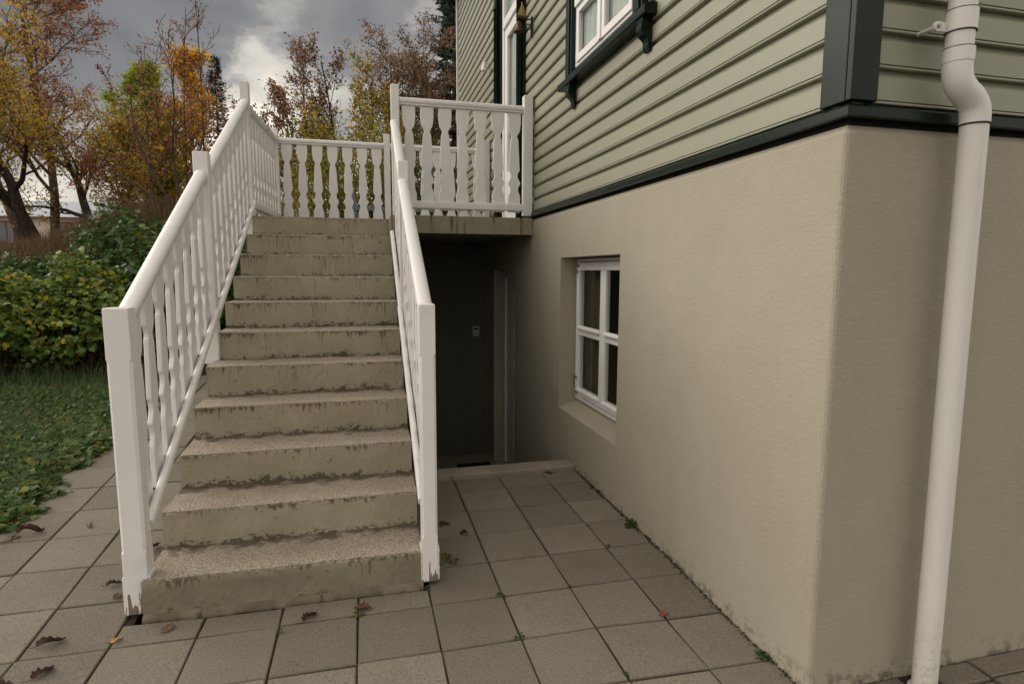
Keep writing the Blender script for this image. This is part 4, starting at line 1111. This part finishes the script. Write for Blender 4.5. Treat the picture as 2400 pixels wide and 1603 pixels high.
# trees behind the landing
SPC = dict(n=[9, 6, 5, 4], c=[15, 7, 5, 0], t0=[.12, .15, .1, 0], a=[36, 40, 42, 0], l=[.46, .5, .5, 0], w=[.035, .1, .15, .2], up=[.05, .07, .05, .0], rmin=.0045, rr=.45, fall=.62)
SPD = dict(SPC, a=[46, 46, 46, 0], l=[.52, .55, .5, 0], c=[14, 8, 6, 0])
zb = gz(-.7, 14)
tree('birch_tree', 'tall airy half-bare tree with brown leaves behind the back railing', 'tree',
     [((-.80, 14, zb), (-.06, 0, 1), 4.25, .055), ((-.42, 14.1, zb), (.03, 0, 1), 4.2, .055), ((-.95, 14.1, zb), (-.20, 0, 1), 3.4, .04)], SPC, 4400, .075, BROWNL+[(.22, .13, .03, 1)], 51, bark=TWIG, spread=.05)
tree('birch_tree', 'dense brown twiggy tree right of the tall airy one, beside the big spruce', 'tree',
     [((.75, 14, zb), (.02, 0, 1), 4.3, .06), ((1.30, 14.2, zb), (.08, 0, 1), 4.5, .06), ((1.9, 14.4, zb), (.03, 0, 1), 4.1, .05), ((1.0, 14.1, zb), (-.12, 0, 1), 3.8, .05)], SPD, 17000, .056, BROWNL, 57, bark=BARK, spread=.07)
tree('willow_tree', 'narrow golden-leaved small tree between the brown trees', 'tree',
     [((.22, 12.2, gz(.22, 12.2)), (.02, 0, 1), 3.25, .04), ((.42, 12.3, gz(.42, 12.3)), (.06, 0, 1), 2.7, .03)], SPC, 4200, .062, GOLDL[1:]+YELG[:2]+[(.30, .19, .03, 3)], 61, bark=TWIG, spread=.05)
tree('brown_shrub', 'brown twiggy shrub with sparse reddish leaves at the left end of the back railing', 'shrub',
     [((-1.25, 11.5, gz(-1.25, 11.5)), (-.25, 0, 1), 2.3, .03), ((-1.1, 11.5, gz(-1.1, 11.5)), (.2, 0, 1), 2.2, .03), ((-1.2, 11.6, gz(-1.2, 11.6)), (0, 0, 1), 2.6, .03)], SPC, 2600, .06, RUST+BROWNL, 67, bark=TWIG, spread=.05, group='garden shrubs')

def spruce(label, x, y, H, rad, seed, pal, dens=1.0):
    rd = random.Random(seed); rg = np.random.default_rng(seed); zb = gz(x, y)
    base = (x, y, zb); root = empty('spruce_tree', base, label, 'tree', 'trees in the garden')
    segs = [((x, y, zb+H*k/10), (x, y, zb+H*(k+1)/10), .015*H*(1-k/10.5), .015*H*(1-(k+1)/10.5)) for k in range(10)]
    pts = []; dirs = []
    h = .06*H
    while h < H*.985:
        rr_ = rad*(1-h/H)**.85*(.8+.4*rd.random())
        nb = 7 if rr_ > .15 else 5
        for k in range(nb):
            a = rd.random()*6.283; L = rr_*(.75+.45*rd.random())
            p = Vector((x, y, zb+h+rd.gauss(0, .03))); d = Vector((math.cos(a), math.sin(a), .25))
            n = max(3, int(L/.12))
            for s in range(n):
                d = (d+Vector((rd.gauss(0, .08), rd.gauss(0, .08), -.12 if s < n*.6 else .18))).normalized(); q = p+d*(L/n)
                segs.append((tuple(p), tuple(q), max(.012*(1-s/n), .004), .004))
                m = int(10*dens*(1-.25*s/n))+2
                for _ in range(m):
                    f = rd.random(); w = (1-(s+f)/n)*.16*L+.03
                    sd = Vector((-d.y, d.x, 0)).normalized()*rd.gauss(0, w)
                    pts.append(tuple(p+(q-p)*f+sd+Vector((0, 0, rd.gauss(-.015, .02))))); dirs.append(tuple((d+sd.normalized()*.8+Vector((rd.gauss(0, .3), rd.gauss(0, .3), rd.gauss(0, .3))))))
                p = q
        h += max(.05*H*(1-h/H)**.5, .035*H*.6)
    V, F = tubes_np(segs, 4); link('trunk', npmesh('trunk', V-np.array(base), F, BARK), root, base)
    P = np.array(pts); t = np.array(dirs); t /= np.linalg.norm(t, axis=1, keepdims=True); N = len(P)
    nr = rg.normal(size=(N, 3)); nr -= t*(nr*t).sum(1, keepdims=True); nr /= np.linalg.norm(nr, axis=1, keepdims=True)
    V, F, C = leaf_arrays(P, .035+.010*H+.03*rg.random(N), NARROW, (t, np.cross(nr, t), nr), palette(pal, N, rg), rg)
    link('crown', npmesh('crown', V-np.array(base), F, NEEDLE, C), root, base)
spruce('tall blue-green spruce standing close to the far corner of the house', 2.75, 18, 8.9, 1.75, 71, [(.065, .095, .075, 3), (.10, .135, .11, 2), (.045, .065, .05, 2)], 2.6)
spruce('small dark spruce beside the bare saplings', -3.12, 15, 4.0, .62, 73, [(.05, .065, .045, 3), (.07, .08, .045, 1), (.10, .065, .045, 1)], .45)

# ---- shrubs: shells of leaves on a bumpy mound, with stems inside
def shrub(name, label, group, c, rx, ry, rz, n, size, pal, seed, tmpl=LOBED, mat=None, nst=26, low=.12, shell=.20, colfn=None):
    rg = np.random.default_rng(seed); rd = random.Random(seed)
    x, y, z = c; root = empty(name, c, label, 'shrub', group)
    u = rg.normal(size=(n, 3)); u[:, 2] = np.abs(u[:, 2])*.95-.25; u /= np.linalg.norm(u, axis=1, keepdims=True)
    ph = rg.random(6)*6.28
    bump = 1+.13*np.sin(5*u[:, 0]+ph[0])*np.sin(4*u[:, 1]+ph[1])+.10*np.sin(9*u[:, 2]+7*u[:, 0]+ph[2])+.06*np.sin(15*u[:, 1]+11*u[:, 2]+ph[3])
    rad = bump*(1-np.abs(rg.normal(0, shell, n)))
    P = np.stack([x+rx*rad*u[:, 0], y+ry*rad*u[:, 1], z+rz*(low+(1-low)*np.clip(rad*u[:, 2]+.15, 0, 9)) - low*rz*(.35*np.sin(np.arctan2(u[:, 1], u[:, 0])*5+ph[4])+.5*rg.random(n)**2)*(u[:, 2] < .1)], -1)
    nrm = u*.6+np.array([0, 0, .70])+rg.normal(0, .55, (n, 3)); nrm /= np.linalg.norm(nrm, axis=1, keepdims=True)
    t = u+rg.normal(0, .7, (n, 3))+np.array([0, 0, -.35]); t -= nrm*(t*nrm).sum(1, keepdims=True); t /= np.linalg.norm(t, axis=1, keepdims=True)
    cols = palette(pal, n, rg)
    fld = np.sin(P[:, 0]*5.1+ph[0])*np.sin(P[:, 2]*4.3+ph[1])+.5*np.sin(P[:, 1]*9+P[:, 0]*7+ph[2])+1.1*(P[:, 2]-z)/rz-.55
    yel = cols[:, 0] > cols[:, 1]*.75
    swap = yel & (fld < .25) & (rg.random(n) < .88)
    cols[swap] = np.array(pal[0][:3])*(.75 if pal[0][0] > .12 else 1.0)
    V, F, C = leaf_arrays(P, size*(.35+1.0*rg.random(n)), tmpl, (t, np.cross(nrm, t), nrm), cols, rg, .16)
    link('foliage', npmesh('foliage', V-np.array(c), F, mat or LEAFG, C), root, c)
    segs = []
    for k in range(nst):
        q = P[rg.integers(0, n)]; b0 = np.array([x+rg.normal(0, rx*.3), y+rg.normal(0, ry*.3), z-.03]); m = (b0+q)/2+rg.normal(0, .08, 3)+np.array([0, 0, .1])
        segs += [(tuple(b0), tuple(m), .007, .005), (tuple(m), tuple(q), .005, .003)]
    V, F = tubes_np(segs, 5); link('stems', npmesh('stems', V-np.array(c), F, TWIG), root, c)
    return root
HG = [(0.071, 0.137, 0.04, 4), (0.101, 0.179, 0.043, 3), (0.051, 0.101, 0.036, 3), (0.159, 0.223, 0.043, 1.5), (0.287, 0.273, 0.036, 0.5)]
HY = [(0.224, 0.284, 0.041, 3), (0.128, 0.202, 0.045, 3), (0.404, 0.359, 0.045, 1.5), (0.075, 0.135, 0.039, 2), (0.448, 0.284, 0.045, 0.4)]
hedge = [  # x, y, rx, ry, rz, palette, label
    (-3.55, 6.75, .62, .50, .98, HY, 'leafy green shrub with yellowing leaves at the left edge of the picture'),
    (-2.75, 6.95, .60, .52, 1.02, HY, 'yellow-green leafy shrub in the middle of the hedge, with bright yellow leaves'),
    (-2.10, 7.25, .55, .50, 1.05, HG, 'dark green leafy shrub next to the first newel post'),
    (-2.55, 7.75, .75, .55, 1.02, HG, 'broad green shrub on the bank behind the front hedge'),
    (-1.62, 7.55, .50, .50, 1.05, HG, 'green shrub behind the left stair railing, beside the top steps'),
    (-3.60, 7.75, .70, .50, .62, HG, 'low green shrub below the dry grass at the left'),
    (-1.25, 8.2, .45, .45, .85, HG, 'green shrub seen through the balusters of the upper flight'),
]
for k, (x, y, rx, ry, rz, pal, lab) in enumerate(hedge):
    zz = gz(x, y-.2)
    shrub('hedge_shrub', lab, 'shrubs of the green hedge', (x, y, zz), rx, ry, rz*.98, 6000 if k < 6 else 3000, .046, pal, 200+k, nst=70, low=.30 if y < 7.4 else .12)
back = [(-.62, 9.35, .55, .5, 1.95, YELG, 'yellow-green fine-leaved shrub behind the left half of the back railing'), (.12, 9.2, .6, .5, 1.85, YELG+[(.10, .14, .02, 2)], 'green-yellow shrub behind the middle of the back railing'),
        (.85, 9.3, .55, .5, 1.80, [(.12, .15, .022, 3), (.17, .17, .024, 2), (.08, .11, .02, 2)], 'greener shrub behind the bench and the front railing'), (1.55, 9.6, .5, .5, 1.35, [(.22, .15, .025, 2), (.15, .10, .03, 2), (.12, .08, .04, 1)], 'brownish-yellow shrub next to the house wall at the back')]
for k, (x, y, rx, ry, rz, pal, lab) in enumerate(back):
    shrub('garden_shrub', lab, 'shrubs behind the landing', (x, y, gz(x, y)), rx*1.15, ry*1.3, rz, 10500, .050, pal, 300+k, DIAMOND, LEAF, 60, .0, .42)

# ---- ground cover, grass, dry grass (nobody could count these)
rg = np.random.default_rng(77)
def edge_x(y): return -1.765 + .045*np.sin(y*7.3+1) + .03*np.sin(y*17.1) + .02*np.sin(y*31)
N = 40000
y = 2.9+3.15*rg.random(N)**1.05; x = edge_x(y) - np.abs(rg.normal(0, 1, N))**1.0*1.15 + rg.normal(0, .03, N)
k = (x > -4.6) & (y > 3.05+.25*np.sin(x*6)+.35*np.clip(-1.78-x, 0, 1)*0); x = x[k]; y = y[k]; N = len(x)
P = np.stack([x, y, path_z(np.minimum(x, -1.0), y)+.004+.045*rg.random(N)*np.clip((edge_x(y)-x)*9, .15, 1)+sstep(-1.9, -6, x)*sstep(3, 6.3, y)*.12], -1)
wet = .5+.5*np.sin(x*2.3+y*3.1)*np.sin(y*1.9-x*1.4)
GC = [(.110, .178, .055, 4), (.155, .215, .070, 3), (.070, .12, .040, 3), (.22, .235, .075, 1.1), (.28, .24, .06, .35), (.28, .15, .05, .08)]
cols = palette(GC, N, rg)*(.85+.3*wet[:, None])
fr_ = rotframe(N, rg, (.55, (.0, -.1, 1)))
V, F, C = leaf_arrays(P, .022*(.4+1.0*rg.random(N))*(1+1.1*np.exp(-((edge_x(y)-x)/.35)**2)*rg.random(N)), LOBED, fr_, cols, rg, .2)
tag(link('ground_cover', npmesh('ground_cover', V, F, LEAF, C)), 'mat of low lobed green leaves creeping over the edge of the slabs', 'ground cover', kind='stuff')
def blades(P, L, wd, lean, cols, rg):
    N = len(P); a = rg.random(N)*6.283; d = np.stack([np.cos(a), np.sin(a), np.zeros(N)], -1); s = np.stack([-np.sin(a), np.cos(a), np.zeros(N)], -1)
    L = L[:, None]; wd = np.full((N, 1), wd) if not hasattr(wd, '__len__') else wd[:, None]; le = lean[:, None]; up = np.array([[0, 0, 1.]])
    m = P + up*L*.55 + d*L*.30*le; t = P + up*L*(1-.25*le) + d*L*.8*le
    V = np.stack([P-s*wd, P+s*wd, m+s*wd*.7, m-s*wd*.7, t], 1)
    F = np.array([[0, 1, 2], [0, 2, 3], [3, 2, 4]])[None] + (np.arange(N)*5)[:, None, None]
    return V.reshape(-1, 3), F.reshape(-1, 3), np.repeat(cols, 5, 0)
N = 9000
x = np.concatenate([-1.9-1.3*rg.random(N//2), -1.75-2.6*rg.random(N-N//2)]); y = np.concatenate([4.3+.9*rg.random(N//2)+.25*np.sin(x[:N//2]*4), 5.5+1.1*rg.random(N-N//2)])
P = np.stack([x, y, ground_z(x, y)-.01], -1)
cols = palette([(.075, .135, .055, 3), (.11, .17, .07, 2), (.14, .15, .06, 1)], N, rg)*(.8+.4*rg.random((N, 1)))
L = np.concatenate([.05+.07*rg.random(N//2), .05+.24*rg.random(N-N//2)**3])
V, F, C = blades(P, L, .0022, .3+.7*rg.random(N), cols, rg)
tag(link('grass', npmesh('grass', V, F, LEAF, C)), 'tufts of green grass between the ground cover and the hedge foot', 'grass', kind='stuff')
N = 15000
x = -5.2+4.2*rg.random(N); y = 8.1+2.0*rg.random(N)
P = np.stack([x, y, ground_z(x, y)-.02], -1)
cols = palette([(.17, .105, .06, 3), (.22, .15, .085, 2), (.12, .075, .045, 2), (.15, .125, .05, 1)], N, rg)*(.75+.5*rg.random((N, 1)))
V, F, C = blades(P, .12+.26*rg.random(N), .0030, .35+.8*rg.random(N), cols, rg)
tag(link('dry_grass', npmesh('dry_grass', V, F, DRY, C)), 'pinkish-brown dry grass on the bank above the hedge', 'grass', kind='stuff')
N = 16000
x = -16+34*rg.random(N); y = 9.5+16*rg.random(N)
P = np.stack([x, y, ground_z(x, y)-.02], -1)
cols = palette([(.12, .10, .04, 3), (.10, .11, .035, 2), (.17, .12, .06, 2)], N, rg)
V, F, C = blades(P, .12+.22*rg.random(N), .006, .4+.8*rg.random(N), cols, rg)
tag(link('meadow_grass', npmesh('meadow_grass', V, F, DRY, C)), 'rough yellowing grass under the trees at the back', 'grass', kind='stuff')

# ---- fallen leaves
def dead_leaf(x, y, size, rot, curl, col, label, z=None, name='fallen_leaf'):
    rg = np.random.default_rng(int(abs(x*1000)+abs(y*777)) % 100000)
    n, m = 9, 5; V = []; 
    zb = (zfn(x, y) if z is None else z)+.004
    for i in range(n):
        t = i/(n-1); w = .34*math.sin(math.pi*min(1, .06+t*.94))**.8*(1+.18*(-1)**i)
        for j in range(m):
            s = (j/(m-1)-.5)*2
            px = (t-.5); py = s*w
            r = curl; a = py*r*5
            py2 = math.sin(a)/(r*5); pz = (1-math.cos(a))/(r*5) + .10*curl*math.sin(t*5+s) + .35*curl*(t-.5)**2
            V.append((px, py2, pz))
    V = np.array(V)*size + rg.normal(0, size*.015, (n*m, 3)); V[:, 2] -= V[:, 2].min()
    V *= np.array([1, 1, 1])
    F = [(i*m+j, i*m+j+1, (i+1)*m+j+1, (i+1)*m+j) for i in range(n-1) for j in range(m-1)]
    cols = np.array(col)[None]*(.7+.6*rg.random((n*m, 1)))
    root = empty(name, (x, y, zb), label, 'leaf', 'fallen leaves on the paving')
    root.rotation_euler.z = R(rot)
    me = npmesh('blade', V, F, DEADL, cols, True); o = bpy.data.objects.new('blade', me); COL.objects.link(o); o.parent = root
    b = MB().tube([(-.5*size, 0, .004), (-.68*size, .03*size, .006), (-.85*size, .10*size, .012)], .0012, 5); me = b.mesh('stalk', TWIG); o = bpy.data.objects.new('stalk', me); COL.objects.link(o); o.parent = root
DB = (.055, .032, .022)
for a in [(-1.14, 2.34, .085, 25, .9, DB, 'curled dark brown leaf on the left slabs, level with the first newel post'),
          (-1.09, 2.17, .075, 60, .7, DB, 'dark brown leaf near the bottom left corner of the picture'),
          (-1.19, 2.13, .065, 10, .7, DB, 'dark leaf cut by the bottom left edge of the picture'),
          (-.24, 2.29, .075, 50, 1.0, DB, 'dark rolled leaf on the narrow slab in front of the bottom step'),
          (-.76, 2.35, .060, 80, .25, (.15, .095, .06), 'flat pale brown leaf just in front of the left end of the bottom step'),
          (-1.00, 2.96, .10, 70, .8, (.085, .035, .03), 'reddish curled leaf beside the left end of the second step'),
          (-1.06, 2.69, .060, 20, 1.0, DB, 'dark curled leaf touching the first newel post on its left'),
          (-1.02, 2.60, .050, 100, .6, (.08, .045, .03), 'small brown leaf low on the left of the first newel post'),
          (-1.62, 3.24, .11, 22, 1.6, DB, 'long rolled dark leaf near the ground cover at the left'),
          (-.04, 2.31, .070, 160, .6, (.11, .055, .035), 'brown leaf with a weed on the joint in front of the bottom step'),
          (.39, 3.02, .065, 10, .8, DB, 'dark leaf on the shaded slabs right of the lower stair railing'),
          (.47, 2.88, .055, 130, 1.2, DB, 'small curled dark leaf in the shaded yard right of the stairs'),
          (1.14, 2.00, .045, 40, .5, (.28, .09, .045), 'small orange-red leaf on the joint near the house wall'),
          (-1.73, 3.42, .060, 5, .4, (.42, .27, .12), 'pale yellow narrow leaf at the edge of the ground cover'),
          (-.92, 2.31, .042, 55, .6, (.55, .35, .13), 'small yellow leaf scrap in front of the left newel post')]:
    dead_leaf(*a)

# ---- weeds in the joints
def weed(x, y, size, n, label, pal, seed, tm=LOBED, grassy=False):
    rg = np.random.default_rng(seed); zb = zfn(x, y)-.006; root = empty('weed', (x, y, zb), label, 'weed', 'weeds in the paving joints')
    if grassy:
        P = rg.normal(0, size*.12, (n, 3))*np.array([1, 1, 0]); V, F, C = blades(P, size*(.5+.6*rg.random(n)), .0013, .4+.6*rg.random(n), palette(pal, n, rg), rg)
    else:
        a = rg.random(n)*6.283; r0 = size*np.sqrt(rg.random(n)); P = np.stack([r0*np.cos(a), r0*np.sin(a), size*(.15+.9*rg.random(n)*(1-.5*r0/size))], -1)
        V, F, C = leaf_arrays(P, size*.42*(.5+.8*rg.random(n)), tm, rotframe(n, rg, (.6, (0, 0, 1))), palette(pal, n, rg), rg, .2)
    link('leaves', npmesh('leaves', V, F, LEAF, C), root, (x, y, zb))
    st = [((0, 0, 0), tuple(P[i] if not grassy else (0, 0, .01)), .0012, .0008) for i in range(min(n, 12))]
    V, F = tubes_np(st, 4); link('stems', npmesh('stems', V, F, TWIG), root, (x, y, zb))
WG = [(.055, .12, .035, 3), (.08, .15, .045, 2), (.04, .085, .03, 1)]
WY = [(.12, .13, .035, 2), (.16, .14, .04, 1), (.07, .10, .03, 1)]
for k, a in enumerate([(1.372, 2.77, .050, 60, 'bushy green weed growing from the joint at the foot of the house wall', WG), (1.372, 1.69, .034, 40, 'small green weed at the foot of the wall near the house corner', WG),
          (.355, 2.62, .055, 18, 'spindly weed beside the right newel post', WY), (.525, 2.27, .026, 22, 'small weed on a slab corner right of the bottom step', WG), (.535, 1.975, .024, 22, 'tiny weed in the joint in the right foreground', WG),
          (-.058, 2.272, .030, 22, 'yellowish weed in the joint before the middle of the bottom step', WY), (1.145, 2.58, .022, 18, 'weed in the long joint between wall and stairs, mid yard', WG), (-1.68, 3.19, .040, 18, 'pale weed on the left slabs below the ground cover', WY),
          (.84, 2.272, .018, 14, 'tiny weed on the crossing of two joints in the middle of the yard', WG), (.235, 2.405, .022, 24, 'moss tuft at the foot of the right newel post', WG), (1.19, 3.678, .032, 24, 'weed along the kerb of the sunken entrance', WG), (1.145, 2.83, .018, 14, 'small weed in the joint beside the bushy one', WG),
          (.84, 1.70, .018, 16, 'green weed on the joint near the bottom edge of the picture', WG)]):
    weed(a[0], a[1], a[2]*.82, a[3], a[4], a[5], 400+k)
weed(-.345, 2.215, .045, 16, 'thin grass tuft in the joint left of the middle of the bottom step', WY, 440, grassy=True)
weed(-1.37, 3.255, .05, 16, 'thin grass tuft where two left joints cross', WY, 441, grassy=True)
# crumbs of moss and soil along the joint below the house wall
N = 900; y = 1.5+2.15*rg.random(N)**.9; P = np.stack([1.384-np.abs(rg.normal(0, .007, N)), y, path_z(np.full(N, 1.38), y)+.001+.006*rg.random(N)], -1)
V, F, C = leaf_arrays(P, .010*(.5+rg.random(N)), DIAMOND, rotframe(N, rg), palette([(.05, .042, .025, 3), (.08, .085, .03, 1), (.035, .03, .02, 2)], N, rg), rg)
tag(link('moss', npmesh('moss', V, F, DRY, C)), 'dark moss and soil crumbs along the foot of the house wall', 'moss', kind='stuff')

N = 420; x = -1.6+2.95*rg.random(N); y = 1.3+2.3*rg.random(N); k = ~((x > -.95) & (x < .30) & (y > 2.36)); x = x[k]; y = y[k]; N = len(x)
P = np.stack([x, y, path_z(x, y)+.003], -1)
V, F, C = leaf_arrays(P, .0045+.006*rg.random(N)**3, DIAMOND, rotframe(N, rg, (.35, (0, 0, 1))), palette([(.06, .042, .028, 3), (.12, .09, .055, 2), (.42, .38, .32, 1)], N, rg), rg)
tag(link('leaf_litter', npmesh('leaf_litter', V, F, DRY, C)), 'tiny crumbs of leaves and grit scattered over the slabs', 'litter', kind='stuff')
